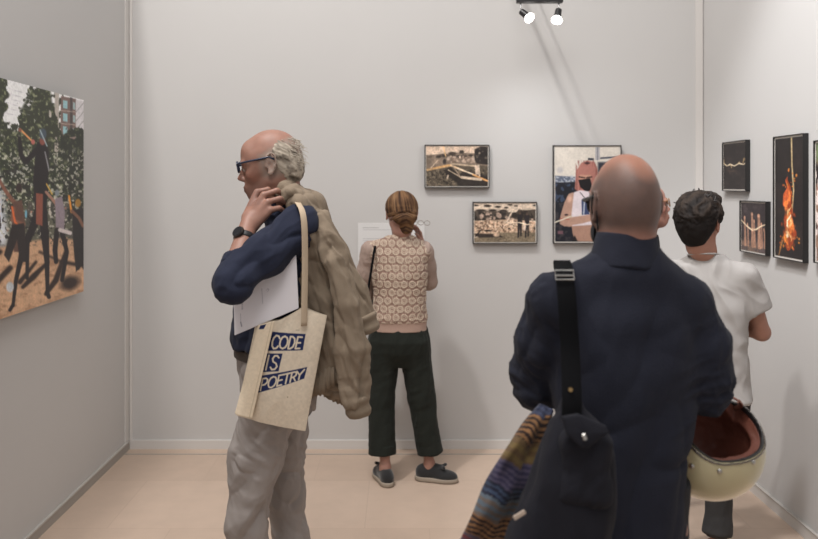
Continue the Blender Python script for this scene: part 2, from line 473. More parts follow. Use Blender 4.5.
# ================================================================ pictures
def picture(name, corners, nrm, label, cat, group, paint, frame_w=0.005, mat_w=0.006, depth=0.034, res=0.0022, px=None, frame_mat=None, gap=0.0, grit=.22):
    """corners tl,tr,br,bl on the picture's front plane; nrm out of the wall"""
    tl, tr, br, bl = [np.asarray(c, float) for c in corners]; nrm = unit(nrm)
    u = unit(tr-tl); v = unit(bl-tl); W = np.linalg.norm(tr-tl); H = np.linalg.norm(bl-tl)
    base = (bl+br)/2-nrm*depth
    t = thing(name, base, label, cat, group)
    b = MB(); fm = frame_mat or M['frame']; R = np.stack([u, nrm, v], 1); fw = frame_w
    cen = (tl+br)/2
    if fw > 0:
        b.box(cen-nrm*depth/2-v*(H/2-fw/2), (W/2, depth/2, fw/2), R, 0.0015); b.box(cen-nrm*depth/2+v*(H/2-fw/2), (W/2, depth/2, fw/2), R, 0.0015)
        b.box(cen-nrm*depth/2-u*(W/2-fw/2), (fw/2, depth/2, H/2-fw), R, 0.0015); b.box(cen-nrm*depth/2+u*(W/2-fw/2), (fw/2, depth/2, H/2-fw), R, 0.0015)
        b.build('frame', fm, t)
        m2 = MB().box(cen-nrm*(0.008+0.002), (W/2-fw, 0.002, H/2-fw), R); m2.build('mount', M['mount'], t)
        inset, rec = fw+mat_w, 0.0065
    else:
        b.box(cen-nrm*(depth/2+gap/2), (W/2, depth/2-gap/2-0.001, H/2), R, 0.001); b.build('backing_panel', fm, t); MB().box(cen-nrm*(depth-gap/2)-v*(H*.30), (W*.42, gap/2+.001, .03), R).build('hanging_rail', fm, t); inset, rec = 0.004, 0.0005
    a = tl+u*inset+v*inset-nrm*rec; bb = tr-u*inset+v*inset-nrm*rec; c = br-u*inset-v*inset-nrm*rec; d = bl+u*inset-v*inset-nrm*rec
    w2, h2 = np.linalg.norm(bb-a), np.linalg.norm(d-a)
    p, q, gu, gv = grid(a, bb, c, d, max(8, int(w2/res)), max(8, int(h2/res)))
    if np.dot(np.cross(p[q[0, 1]]-p[q[0, 0]], p[q[0, 2]]-p[q[0, 0]]), nrm) < 0: q = q[:, ::-1]
    if px == 'proj': X = 400+p[:, 0]*800/p[:, 1]; Y = 185-(p[:, 2]-EYE)*800/p[:, 1]
    else: X, Y = px[0]+gu*(px[2]-px[0]), px[1]+gv*(px[3]-px[1])
    pt = Paint(X, Y, (0, 0, 0)); paint(pt); q3 = np.stack([gu*w2, gv*h2, 0*gu], 1)
    pt.c *= 1+grit*(fbm(q3*130, 3, 77)-.5)[:, None]*2; pt.c = pt.c*(1+.5*grit*(fbm(q3*22, 2, 78)-.5)[:, None]*2)
    mesh_obj('photo_print', p, q, M['print'], t, np.clip(lin(np.clip(pt.c, 0, 255)), 0, 1), True)
    return t
def facts(n, seed):
    r = np.random.RandomState(seed); return r.rand(n, 8)

# ---- big colour print on the left wall (street protest)
def paint_street(p):
    p.c[:] = (226, 224, 226)
    lowmask = np.clip((p.Y-128)/12, 0, 1)
    p.c = p.c*(1-lowmask[:, None])+np.array((88, 88, 74))*lowmask[:, None]
    def tree(cx, cy, rx, ry, seed, dens=0.42, cols=((48, 52, 40), (92, 98, 70), (150, 152, 124))):
        m = np.clip(1.4*(1-np.sqrt(((p.X-cx)/rx)**2+((p.Y-cy)/ry)**2)), 0, 1)
        n = fbm(np.stack([p.X/5, p.Y/6, 0*p.X+seed], 1), 4, seed)
        p.blend(np.clip((n+m*0.5-dens-0.22)/0.07, 0, 1)*(m > 0), cols[0])
        n2 = fbm(np.stack([p.X/2.6, p.Y/2.6, 0*p.X+seed], 1), 3, seed+5)
        p.blend(np.clip((n2-0.56)/0.08, 0, 1)*(n+m*0.5 > dens+0.25)*(m > 0)*0.8, cols[1])
        p.blend(np.clip((n2-0.68)/0.08, 0, 1)*(n+m*0.5 > dens+0.25)*(m > 0)*0.8, cols[2])
    for k in range(4): p.line([(0, 95+k*6), (40, 103+k*5)], 0.5, (150, 150, 155), 0.8, 0.7)
    tree(-4, 108, 17, 48, 1); tree(43, 110, 22, 40, 2, 0.38); tree(28, 122, 14, 30, 3, 0.42); tree(12, 150, 24, 28, 4, 0.36)
    tree(-60, 110, 40, 60, 9, 0.25)
    gap = np.clip((fbm(np.stack([p.X/4, p.Y/4, 0*p.X], 1), 3, 70)-.36)/.1, 0, 1)
    for pl in ([(9, 79), (27, 83), (30, 92), (24, 104), (17, 118), (10, 124)], [(50, 88), (58, 92), (57, 108), (52, 104)]):
        q_ = Paint(p.X, p.Y, (0, 0, 0)); q_.poly(pl, (1, 1, 1), 2.5); p.blend(q_.c[:, 0]*gap, (222, 220, 222))
    for k in range(5): p.line([(8, 88+k*5), (30, 95+k*5)], 0.4, (150, 150, 155), 0.7, 0.6)
    # buildings
    p.poly([(55, 92), (59, 93), (59, 200), (54, 200)], (168, 160, 152), 1.2)
    p.poly([(61, 96), (76, 99), (76, 160), (60, 160)], (112, 92, 86), 1)
    p.poly([(70, 97), (72.5, 98), (72.5, 160), (70, 160)], (70, 62, 62), 0.8)
    for y in (100, 113, 126, 139):
        p.poly([(63, y), (67.5, y+1), (67.5, y+9), (63, y+8)], (140, 176, 182), 0.8); p.poly([(73, y+2), (75.3, y+3), (75.3, y+10), (73, y+9)], (150, 170, 172), 0.8)
        p.line([(61, y+10.5), (76, y+12)], 0.8, (165, 150, 140), 0.8)
    p.poly([(76, 99.5), (85, 101), (85, 160), (76, 160)], (196, 192, 194), 1)
    for k in range(5): p.line([(76, 112+k*9), (85, 101+k*9)], 0.5, (120, 115, 115), 0.7)
    p.poly([(49, 110), (51.5, 111), (51.5, 215), (49, 215)], (178, 172, 162), 1)
    tree(74, 172, 20, 48, 6, 0.22, ((38, 42, 34), (66, 70, 52), (98, 102, 80))); tree(50, 135, 12, 25, 7, 0.34); tree(10, 178, 60, 40, 8, 0.26, ((44, 50, 38), (104, 110, 78), (188, 190, 176)))
    p.noise(4, 0.6, (190, 190, 184), 0.08, 12, rect_mask(p, 8, 158, 36, 186, 5), 0.7)
    # drifting smoke at the left
    p.ell(-2, 212, 11, 48, (196, 200, 210), 0.7); p.ell(3, 235, 7, 20, (206, 208, 214), 0.8)
    # crowd band
    R = facts(70, 3)
    for r in R:
        x, y = -60+r[0]*145, 205+r[1]*34; c = 30+r[2]*60
        p.ell(x, y, 1.5+r[3]*2, 4+r[4]*6, (c+8*r[5], c, c-6), 0.3)
    for r in facts(24, 8): p.ell(-60+r[0]*145, 200+r[1]*40, 1.4, 1.6, (120+60*r[2], 90+50*r[2], 80+40*r[2]), 0.4)
    # sandy ground
    p.poly([(-120, 262), (-30, 255), (20, 243), (50, 238), (86, 240), (86, 400), (-120, 400)], (184, 148, 118), 3)
    n = fbm(np.stack([p.X/5, p.Y/3, 0*p.X], 1), 4, 40); g = np.clip((p.Y-244)/4, 0, 1)
    p.blend(np.clip((n-0.45)/0.3, 0, 1)*g*0.5, (206, 166, 130)); p.blend(np.clip((0.45-n)/0.2, 0, 1)*g*0.5, (134, 96, 70))
    sh = (44, 32, 28)
    p.line([(48, 262), (34, 276), (23, 287)], [3, 6, 4], sh, 1.5, .85); p.line([(36, 262), (20, 282)], [3, 5], sh, 1.5, .8); p.line([(66, 250), (56, 280), (46, 294)], [3, 6, 4], sh, 1.5, .85)
    p.ell(70, 283, 13, 9, sh, 0.5, -20, .9); p.line([(62, 262), (85, 266)], 4, sh, 2, .8); p.line([(10, 268), (-20, 300)], 6, sh, 2, .8); p.line([(0, 252), (-60, 280)], 5, sh, 2, .8)
    p.line([(40, 252), (62, 262)], 3, sh, 2, .7)
    p.noise(2.2, .60, (188, 184, 172), .06, 71, rect_mask(p, -100, 150, 86, 238, 6), .75); p.noise(3.0, .60, (34, 34, 32), .06, 72, rect_mask(p, -100, 165, 86, 244, 6), .85)
    # dark leaping man with raised arms
    dk = (30, 25, 28)
    p.line([(41, 205), (34, 225), (23, 250), (16, 280), (13, 306)], [9, 8, 6, 4, 3], dk, 1); p.line([(42, 205), (45, 235), (47, 262), (47.5, 292)], [9, 8, 5, 3.5], dk, 1)
    p.line([(13, 305), (10, 310)], 3.5, dk, 1); p.line([(47, 292), (49, 297)], 4, dk, 1)
    p.poly([(37, 142), (45, 141), (49, 152), (48, 196), (45, 212), (35, 214), (33, 180), (35, 160)], dk, 1.2)
    p.line([(37, 150), (26, 162), (21, 155), (19.5, 138)], [6, 5, 4.5, 3.5], dk, 1)
    p.poly([(36, 193), (43, 194), (42.5, 226), (36, 224)], (128, 74, 60), 1)
    p.line([(45, 152), (49, 170)], 1.4, (130, 130, 134), .8)
    p.ell(42.5, 141, 3.6, 5, (128, 72, 62), 0.3); p.ell(43, 134, 4.2, 6.4, (66, 78, 90), 0.3); p.line([(40, 130), (47, 146)], 1.2, (150, 165, 170), .8)
    p.line([(20, 129), (33, 142)], 1.8, (206, 146, 92), 0.9); p.ell(20, 130, 1.8, 2.4, (130, 80, 66), 0.3); p.ell(33, 142, 2.2, 3, (170, 96, 88), 0.3)
    # bare-armed youth behind left
    sk = (122, 82, 66)
    p.line([(-2, 178), (5, 190), (12, 200), (18, 206)], [3, 3.5, 4, 5], sk, 1); p.ell(19, 188, 3.6, 6, (48, 36, 34), 0.3)
    p.poly([(13, 202), (22, 200), (25, 222), (24, 252), (14, 252), (12, 225)], (92, 66, 56), 1.2); p.line([(14, 208), (12, 220), (24, 224)], 3, sk, 1)
    p.line([(12, 207), (15, 222), (22, 229)], 2, (196, 96, 50), 1); p.ell(26, 214, 1.5, 5, (110, 160, 180), .4)
    p.poly([(12, 225), (24, 223), (28, 262), (20, 262), (17, 240), (9, 262), (4, 255)], (40, 34, 34), 1.2); p.ell(10, 287, 4.5, 6, (178, 182, 186), 0.3); p.line([(28, 235), (27, 278)], 3.5, (34, 30, 32), 1)
    # right hand figures
    p.line([(46, 192), (53, 200), (58, 206)], [2.6, 3, 4], (150, 112, 96), .9); p.poly([(55, 199), (62, 196), (65, 212), (64, 234), (56, 232)], (132, 120, 128), 1); p.ell(57, 193, 2.6, 3.6, (120, 128, 134), .3)
    p.line([(46.5, 184), (52, 194)], 1.3, (196, 160, 70), .8); p.line([(57, 230), (55, 250), (56, 262)], [5, 5, 4], dk, 1); p.line([(62, 232), (67, 252), (62, 280)], [5, 4, 4], dk, 1); p.line([(60, 230), (70, 233)], 4, (190, 180, 178), 1)
    p.ell(78, 203, 3.4, 5, (150, 112, 50), 0.3); p.poly([(72, 210), (84, 208), (85, 262), (76, 272), (73, 240)], (34, 30, 32), 1.2); p.line([(69, 196), (71.5, 212)], 2, (214, 140, 50), .9); p.line([(72, 211), (79, 218), (83, 226)], 3, (120, 84, 66), 1)
    p.line([(76, 250), (78, 268)], 4, dk, 1); p.line([(83, 250), (84, 268)], 3, dk, 1)
    # people in the part beyond the left edge of the picture
    for x, h in ((-18, 95), (-38, 80), (-62, 100), (-85, 84)):
        p.ell(x, 290-h, 5, 8, (70, 52, 46), .3); p.poly([(x-7, 298-h), (x+8, 298-h), (x+6, 250), (x+8, 290), (x+2, 290), (x, 256), (x-5, 292), (x-9, 290), (x-6, 250)], (44, 40, 46), 1.5)
_ps = paint_street
def paint_street(p): _ps(p); p.c = np.clip(p.c*1.14, 0, 250)
fx = XL+0.045
def wl(Y, z): return V3(fx, Y, z)
picture('framed_photograph', (wl(2.72, 2.098), wl(4.19, 2.098), wl(4.19, 1.09), wl(2.72, 1.09)), (1, 0, 0),
        'large colour photo print of a street crowd hung on the left wall', 'photograph', None, paint_street, frame_w=0, depth=0.045, gap=0.025, grit=.10, res=0.0042, px='proj', frame_mat=mat('dark print edge', (60, 56, 54), 0.5))

# ---- back wall
def wb(px, py, dy=0.034): return P(px, py, YB-dy)
def quad_back(x0, y0, x1, y1): return (wb(x0, y0), wb(x1, y0), wb(x1, y1), wb(x0, y1))
def sepia(p, amt=0.35): pass
def paint_branches(p):   # crop px (72..712, 62..465)
    p.c[:] = (216, 190, 168)
    p.poly([(60, 150), (200, 140), (420, 125), (560, 130), (720, 120), (720, 480), (60, 480)], (128, 112, 98), 6)
    for r in facts(26, 5): p.ell(80+r[0]*480, 150+r[1]*20, 12+r[2]*26, 8+r[3]*12, (58+40*r[4], 50+34*r[4], 44+30*r[4]), .5)
    p.ell(440, 118, 32, 24, (62, 54, 48), .4); p.ell(345, 135, 52, 22, (70, 60, 52), .4)
    for r in facts(46, 6): p.ell(290+r[0]*290, 165+r[1]*60, 8+r[2]*16, 9+r[3]*14, (210-90*r[4], 186-86*r[4], 166-80*r[4]), .5)
    p.poly([(575, 90), (640, 62), (720, 66), (720, 250), (590, 235), (570, 180)], (44, 38, 36), 10); p.noise(30, .6, (110, 98, 88), .1, 3, rect_mask(p, 580, 70, 712, 220, 10), .7)
    p.ell(625, 130, 12, 14, (170, 150, 134), .5); p.ell(560, 190, 18, 40, (190, 168, 150), .5)
    p.poly([(60, 300), (250, 260), (470, 240), (600, 250), (720, 260), (720, 480), (60, 480)], (88, 78, 66), 14)
    p.noise(22, .5, (138, 124, 104), .12, 7, rect_mask(p, 60, 290, 720, 480, 12), .7); p.noise(12, .55, (40, 35, 31), .1, 8, rect_mask(p, 60, 290, 720, 480, 12), .8)
    p.poly([(380, 380), (460, 300), (720, 360), (720, 480), (400, 480)], (50, 44, 40), 20, .8); p.poly([(250, 300), (330, 270), (440, 400), (400, 440), (280, 350)], (46, 40, 36), 12, .85)
    p.ell(262, 215, 22, 34, (52, 46, 44), .4); p.ell(180, 215, 60, 30, (150, 130, 112), .6)
    for a, b, w, c in (((110, 292), (190, 205), 9, (206, 182, 158)), ((85, 300), (330, 252), 22, (190, 154, 112)), ((150, 282), (330, 246), 12, (206, 158, 104)), ((330, 240), (600, 262), 16, (190, 168, 144)), ((330, 255), (470, 312), 18, (222, 190, 154)), ((400, 285), (600, 360), 12, (232, 212, 186)), ((560, 350), (710, 412), 18, (214, 160, 104)), ((440, 375), (640, 398), 26, (206, 186, 164)), ((580, 255), (590, 350), 12, (206, 184, 164)), ((615, 255), (625, 360), 16, (214, 194, 172)), ((250, 66), (275, 160), 12, (232, 190, 140)), ((350, 262), (420, 360), 10, (160, 140, 122)), ((300, 300), (440, 380), 10, (176, 156, 134)), ((300, 355), (290, 385), 12, (200, 180, 160))):
        p.line([a, b], w, c, 5)
    p.poly([(575, 252), (620, 255), (628, 350), (590, 345)], (200, 178, 158), 4, .8)
def paint_square(p):
    p.c[:] = (216, 196, 176)
    for r in ((70, 90, 60, 12), (210, 95, 48, 16), (315, 105, 38, 14), (400, 114, 28, 12), (440, 84, 30, 10), (500, 95, 26, 10), (140, 145, 70, 20), (260, 142, 52, 16), (370, 150, 55, 22), (690, 90, 20, 12)): p.ell(*r, (52, 44, 40), .4)
    p.poly([(60, 150), (330, 150), (500, 165), (530, 130), (600, 140), (712, 130), (712, 250), (60, 250)], (84, 74, 66), 8)
    for r in facts(60, 15): p.ell(70+r[0]*640, 165+r[1]*80, 9+r[2]*22, 10+r[3]*26, (50+130*(r[4] > .7), 44+112*(r[4] > .7), 40+100*(r[4] > .7)), .4)
    p.poly([(60, 250), (420, 235), (712, 260), (712, 380), (60, 400)], (196, 164, 138), 10)
    p.noise(17, .52, (110, 86, 70), .1, 16, rect_mask(p, 60, 245, 712, 380, 10), .9); p.noise(11, .56, (236, 214, 190), .1, 17, rect_mask(p, 60, 245, 712, 380, 10), .8)
    p.poly([(60, 430), (330, 370), (712, 372), (712, 480), (60, 480)], (132, 118, 98), 8); p.noise(10, .52, (92, 80, 66), .1, 18, rect_mask(p, 60, 380, 712, 480, 8), .6)
    p.poly([(60, 380), (330, 385), (370, 420), (120, 425)], (54, 46, 42), 8, .8); p.line([(85, 410), (140, 345)], 14, (40, 34, 32), 5); p.ell(215, 352, 50, 12, (44, 38, 36), .4); p.ell(300, 395, 42, 26, (208, 178, 152), .5)
    p.line([(415, 245), (480, 115)], 14, (224, 204, 184), 4)
    for x, y0, w in ((540, 165, 50), (615, 170, 46)):
        p.poly([(x-w/2, y0+20), (x+w/2, y0+20), (x+w*.45, 300), (x+w*.4, 410), (x+4, 410), (x, 320), (x-8, 425), (x-w*.5, 425), (x-w*.45, 300)], (44, 40, 42), 5); p.ell(x, y0+6, 14, 20, (90, 74, 66), .3)
    p.poly([(570, 270), (605, 270), (600, 350), (572, 350)], (210, 190, 172), 5, .9)
    p.line([(380, 262), (540, 268), (610, 288), (650, 285)], 10, (236, 214, 190), 4); p.line([(470, 240), (380, 300)], 12, (232, 206, 180), 4)
    p.ell(690, 325, 14, 12, (50, 40, 36), .4); p.ell(430, 330, 16, 12, (60, 44, 36), .4)
def paint_portrait(p):   # crop px: scale 4.492, origin (545,135): print (48,52)-(336,478)
    p.c[:] = (222, 212, 198)
    p.poly([(228, 50), (248, 50), (248, 110), (228, 110)], (176, 172, 176), 3); p.line([(238, 50), (238, 110)], 4, (120, 120, 130), 2); p.poly([(195, 100), (222, 102), (222, 112), (195, 110)], (50, 54, 70), 2); p.poly([(250, 98), (336, 92), (336, 100), (250, 106)], (70, 76, 92), 3)
    p.ell(70, 155, 18, 18, (196, 190, 188), .5); p.poly([(45, 180), (140, 186), (150, 210), (45, 212)], (96, 106, 128), 4); p.noise(7, .5, (190, 196, 206), .1, 21, rect_mask(p, 45, 180, 150, 214, 3), .8)
    p.poly([(45, 212), (160, 208), (200, 240), (240, 480), (45, 480)], (30, 32, 42), 4); p.noise(16, .56, (58, 74, 104), .08, 22, rect_mask(p, 45, 215, 130, 300, 5), .9); p.noise(14, .58, (66, 60, 64), .08, 23, rect_mask(p, 45, 300, 336, 478, 5), .8)
    p.poly([(240, 120), (336, 118), (336, 478), (240, 478)], (52, 54, 66), 10)
    hair = (190, 118, 104)
    p.poly([(165, 122), (195, 112), (225, 120), (238, 150), (238, 230), (225, 260), (150, 250), (136, 240), (142, 160)], hair, 5); p.noise(9, .52, (150, 80, 72), .1, 24, rect_mask(p, 140, 112, 238, 250, 4), .7, sy=40); p.ell(192, 124, 16, 7, (70, 40, 44), .5)
    p.ell(184, 190, 30, 40, (206, 148, 122), .25); p.poly([(150, 150), (160, 132), (214, 134), (222, 176), (150, 178)], hair, 4); p.line([(156, 186), (180, 190)], 6, (60, 34, 34), 3); p.line([(190, 190), (212, 186)], 6, (60, 34, 34), 3)
    p.poly([(152, 200), (205, 192), (218, 240), (190, 256), (160, 232)], (28, 24, 28), 3)
    sk = (190, 144, 122)
    p.poly([(128, 256), (110, 262), (90, 300), (72, 360), (70, 400), (112, 412), (210, 390), (236, 376), (236, 358), (130, 372), (136, 330), (146, 270)], sk, 4); p.ell(112, 285, 14, 22, (222, 172, 146), .6)
    p.poly([(132, 256), (160, 246), (200, 252), (208, 300), (205, 372), (215, 410), (124, 412), (128, 380), (120, 370)], (222, 208, 214), 4)
    p.poly([(78, 362), (125, 368), (205, 356), (240, 350), (244, 376), (170, 396), (90, 410), (68, 395)], sk, 4); p.ell(98, 357, 11, 6, (60, 40, 44), .5); p.line([(70, 374), (110, 378)], 4, (190, 80, 60), 2)
    p.poly([(122, 408), (222, 402), (240, 478), (138, 478), (126, 440)], (176, 130, 108), 4); p.poly([(136, 450), (150, 478), (122, 478)], (30, 28, 32), 4)
    p.line([(46, 392), (118, 364)], 6, (226, 214, 190), 3); p.line([(118, 366), (122, 366)], 6, (210, 190, 160), 3); p.line([(160, 360), (205, 318)], 5, (220, 206, 184), 3)
    p.poly([(166, 290), (200, 280), (206, 355), (168, 358)], (52, 66, 110), 3); p.line([(180, 285), (176, 356)], 5, (190, 198, 214), 2); p.line([(192, 284), (204, 350)], 4, (230, 230, 232), 2); p.poly([(60, 430), (84, 430), (84, 444), (60, 444)], (120, 80, 90), 4)
    p.poly([(208, 300), (240, 300), (250, 372), (208, 372)], sk, 4); p.line([(160, 256), (188, 290)], 3, (20, 20, 24), 2)
_pp = paint_portrait
def paint_portrait(p): _pp(p); g = p.c.mean(1)[:, None]; p.c = p.c*.78+g*.20
g1 = 'framed photographs on the grey back wall'
picture('framed_photograph', quad_back(424.6, 144.7, 489.6, 187.8), (0, -1, 0), 'landscape framed photo of long branches on grass, upper one of two small back wall pictures', 'photograph', g1, paint_branches, px=(72, 62, 712, 465), mat_w=0.005)
picture('framed_photograph', quad_back(472.8, 201.9, 537.3, 243.8), (0, -1, 0), 'landscape framed sepia photo of two standing figures and rubble, lower one on the back wall', 'photograph', g1, paint_square, px=(72, 70, 702, 470), mat_w=0.005)
picture('framed_photograph', quad_back(553.4, 145.2, 621.6, 243.6), (0, -1, 0), 'portrait framed photo of a pink-haired woman in a black mask, behind the bald head', 'photograph', g1, paint_portrait, px=(48, 52, 336, 478), mat_w=0.007, grit=.06)

# ---- right wall (branches held against black, a bonfire)
rx = XR-0.028
def wr(Y, z): k = rx/(XR-.042); return V3(rx, Y*k, EYE+(z-EYE)*k)
def paint_twig(p):   # 0..1 scaled to 88 x 180
    p.c[:] = (38, 32, 32); p.noise(20, .5, (52, 44, 42), .3, 31)
    c = (214, 196, 166)
    p.line([(0, 78), (14, 90), (28, 84), (46, 92), (64, 82), (82, 88), (96, 78)], [5, 4, 6, 4, 6, 4, 4], c, 2)
    for a in (((0, 62), (4, 82)), ((84, 62), (80, 82)), ((92, 58), (84, 72)), ((30, 86), (34, 98)), ((60, 84), (66, 76))): p.line(a, 2.4, (190, 160, 116), 1.6)
    p.noise(7, .56, (110, 84, 66), .08, 33, rect_mask(p, 16, 100, 54, 124, 6), .4)
def paint_arms(p):    # 96 x 190
    p.c[:] = (50, 42, 44); p.poly([(-5, 150), (110, 150), (110, 200), (-5, 200)], (116, 94, 82), 14)
    p.noise(18, .5, (74, 64, 66), .2, 41, None, .8)
    for x, y0, w in ((14, 60, 7), (26, 86, 5), (44, 44, 9), (52, 70, 6), (70, 48, 11), (80, 80, 5), (90, 100, 4)):
        p.line([(x, y0), (x+2, 110), (x+3, 170)], [w*.8, w, w*1.3], (170, 128, 106), 3); p.ell(x, y0, w*.6, 9, (196, 150, 124), .4)
    p.line([(0, 70), (22, 92), (44, 106), (60, 102), (78, 88), (98, 78)], [4, 5, 6, 6, 5, 4], (232, 208, 176), 2.2); p.ell(48, 104, 5, 8, (220, 180, 150), .4)
def paint_fire(p):    # crop px (210..312, 35..485)
    p.c[:] = (34, 29, 29); p.noise(60, .5, (46, 38, 36), .3, 51)
    p.line([(272, 30), (274, 140), (280, 230), (274, 320)], [5, 5, 5, 3], (196, 172, 128), 3)
    p.line([(238, 425), (224, 485)], [6, 3], (170, 120, 70), 3)
    def flame(cx, y0, y1, w, col, seed, thr):
        t = (p.Y-y0)/(y1-y0); wob = 12*(vnoise(np.stack([p.Y/32, 0*p.Y, 0*p.Y+seed], 1), seed)-.5)*2
        ww = w*np.clip(t, 0, 1)**.75*np.sqrt(np.clip((1.08-t)/.25, 0, 1)); n = fbm(np.stack([p.X/13, p.Y/30, 0*p.X+seed], 1), 3, seed)
        m = 1-np.abs(p.X-cx-wob)/(ww+1e-3); p.blend(np.clip((m*0.9+n-thr)/.22, 0, 1)*(t > 0)*(t < 1.1), col)
    flame(262, 180, 440, 52, (160, 66, 30), 3, .86); flame(258, 190, 300, 16, (206, 96, 50), 4, .7); flame(264, 230, 425, 46, (236, 128, 62), 5, .95); flame(262, 285, 415, 34, (250, 196, 132), 6, 1.0); flame(262, 320, 405, 24, (255, 232, 196), 8, 1.05)
    for r in facts(34, 55): p.ell(225+r[0]*75, 150+r[1]*110 if r[2] > .5 else 395+r[1]*60, 2+r[3]*3, 3+r[4]*6, (200, 90+60*r[5], 46), .5, 0, .8)
def paint_edge(p):
    p.c[:] = (44, 38, 38); p.noise(.1, .5, (150, 120, 104), .1, 61); p.noise(.07, .55, (222, 206, 200), .08, 62); p.noise(.12, .58, (150, 60, 54), .1, 63)
    p.poly([(0, 0), (1, 0), (1, .12), (0, .16)], (104, 116, 84), .05)
g2 = 'black framed photographs on the right wall'
picture('framed_photograph', (wr(4.62, 1.895), wr(4.305, 1.895), wr(4.305, 1.615), wr(4.62, 1.615)), (-1, 0, 0), depth=0.028, label='small black framed photo of a pale twig on black, above the raised arms picture', cat='photograph', group=g2, paint=paint_twig, px=(0, 0, 90, 185), mat_w=0.007)
picture('framed_photograph', (wr(4.383, 1.566), wr(4.068, 1.566), wr(4.068, 1.287), wr(4.383, 1.287)), (-1, 0, 0), depth=0.028, label='small black framed photo of raised arms holding a branch, left of the bonfire picture', cat='photograph', group=g2, paint=paint_arms, px=(0, 0, 96, 190), mat_w=0.007)
picture('framed_photograph', (wr(3.99, 1.89), wr(3.69, 1.89), wr(3.69, 1.289), wr(3.99, 1.289)), (-1, 0, 0), depth=0.028, label='tall narrow black framed photo of an orange bonfire on the right wall', cat='photograph', group=g2, paint=paint_fire, px=(210, 35, 312, 485), mat_w=0.009)
picture('framed_photograph', (wr(3.60, 1.85), wr(3.2, 1.85), wr(3.2, 1.30), wr(3.60, 1.30)), (-1, 0, 0), depth=0.028, label='black framed photo cut off by the right edge, beside the bonfire picture', cat='photograph', group=g2, paint=paint_edge, px=(0, 0, 1, 1), mat_w=0.008)

# ---- white text sheet on the back wall behind the woman
def paint_sheet(p):
    p.c[:] = (212, 211, 210)
    p.line([(10, 9), (40, 9)], 1.4, (172, 170, 170), .8); p.line([(10, 13), (62, 13)], .9, (176, 174, 174), .8)
    for k, y in enumerate(range(30, 128, 4)):
        if k % 7 == 6: continue
        p.line([(10, y), (110-(k*37 % 23), y)], 1.0, (168, 166, 168), .8, .8)
    pts = [(72+i*2.2, 8+4*math.sin(i*1.7)+2*math.cos(i*3.1)) for i in range(18)]
    p.line(pts, 1.1, (92, 96, 150), .8); p.line([(72+i*3, 13+2*math.sin(i*2.3)) for i in range(10)], .9, (120, 120, 165), .8)
q = (wb(358, 223, .006), wb(424.5, 223, .006), wb(424.5, 291, .006), wb(358, 291, .006))
t = thing('wall_text_sheet', (q[2]+q[3])/2, 'white text sheet pinned to the back wall in front of the woman', 'sign')
bx = MB().box((q[0]+q[2])/2+V3(0, .003, 0), ((q[1]-q[0])[0]/2, .002, (q[0]-q[3])[2]/2)); bx.build('sheet', M['mount'], t)
p, f, gu, gv = grid(*q, 240, 240); f = f if np.cross(p[f[0, 1]]-p[f[0, 0]], p[f[0, 2]]-p[f[0, 0]])[1] < 0 else f[:, ::-1]
pt = Paint(gu*130, gv*130, (0, 0, 0)); paint_sheet(pt); mesh_obj('printed_text', p, f, M['print'], t, lin(pt.c))

# ---- two spotlights on a bar held off the back wall
YS = 4.42
M['lamp_glow'] = mat('lamp glass', (255, 250, 240), 0.3, emit=((255, 250, 245), 14))
bar_c = P(539.5, -2, YS)
t = thing('spotlight_bar', bar_c+V3(0, .3, .1), 'short black bar with arms to the wall, carrying two spotlights', 'light fitting')
MB().box(bar_c, (.128, .018, .028), None, .003).build('bar', M['black'], t)
for sx, w, ax in ((-.085, .015, .67), (-.005, .007, .76)):
    a = bar_c+V3(sx, 0, 0.02); MB().tube([a, V3(ax, YB, 3.06)], w, 10).build('arm', M['black'], t, True)
for (nm, top, back, front, lab) in (('spotlight', P(520.2, 3, YS), P(521.3, 11.5, YS), P(529.5, 18, YS-.03), 'left spotlight of the two, tilted to the right under the bar'),
                               ('spotlight', P(559, 2, YS), P(558.6, 10, YS), P(556.8, 20, YS-.03), 'right spotlight of the two, pointing straight down under the bar')):
    s = thing(nm, top, lab, 'spotlight', 'spotlights under the black bar')
    MB().tube([top+V3(0, 0, .02), top*.3+back*.7, back], .0045, 8).build('stem', M['chrome'], s, True)
    d = unit(front-back); L = np.linalg.norm(front-back)
    o = MB().tube([back-d*.004, back, back+d*L*.75, front-d*.006], [.012, .018, .020, .020], 20).build('lamp_body', M['black'], s, True); auto_smooth(o)
    MB().tube([front-d*.012, front, front+d*.010], [.023, .029, .025], 24).build('bulb', M['lamp_glow'], s, True)
# ================================================================ people
M['skin'] = mat('skin', rough=0.5, vcol=True, sss=0.12, spec=0.35, bump=(160, 0.12, 0.002))
M['hair'] = mat('hair', rough=0.7, vcol=True, spec=0.15)
M['eye'] = mat('eye', (176, 164, 156), 0.5)
M['iris'] = mat('iris', (52, 36, 28), 0.15)
def crease(q, seed, lo=.70): return -np.clip((ridge(q, seed, 1)-lo)/(1-lo), 0, 1)**1.6
def cloth(name, col, bump=(420, .35, .003), sheen=0.03, rough=0.9, var=(14, .06)): return mat(name, col, rough, bump=bump, sheen=sheen, var=var, spec=.2)
def frame_of(fwd, pitch=0, roll=0):
    """columns right, forward, up; pitch down positive (deg); roll towards the right shoulder"""
    f0 = unit([fwd[0], fwd[1], 0]); r0 = V3(f0[1], -f0[0], 0); u0 = V3(0, 0, 1)
    a = math.radians(pitch); f = f0*math.cos(a)-u0*math.sin(a); u = u0*math.cos(a)+f0*math.sin(a)
    b = math.radians(roll); r = r0*math.cos(b)-u*math.sin(b); u2 = u*math.cos(b)+r0*math.sin(b)
    return np.stack([r, f, u2], 1)
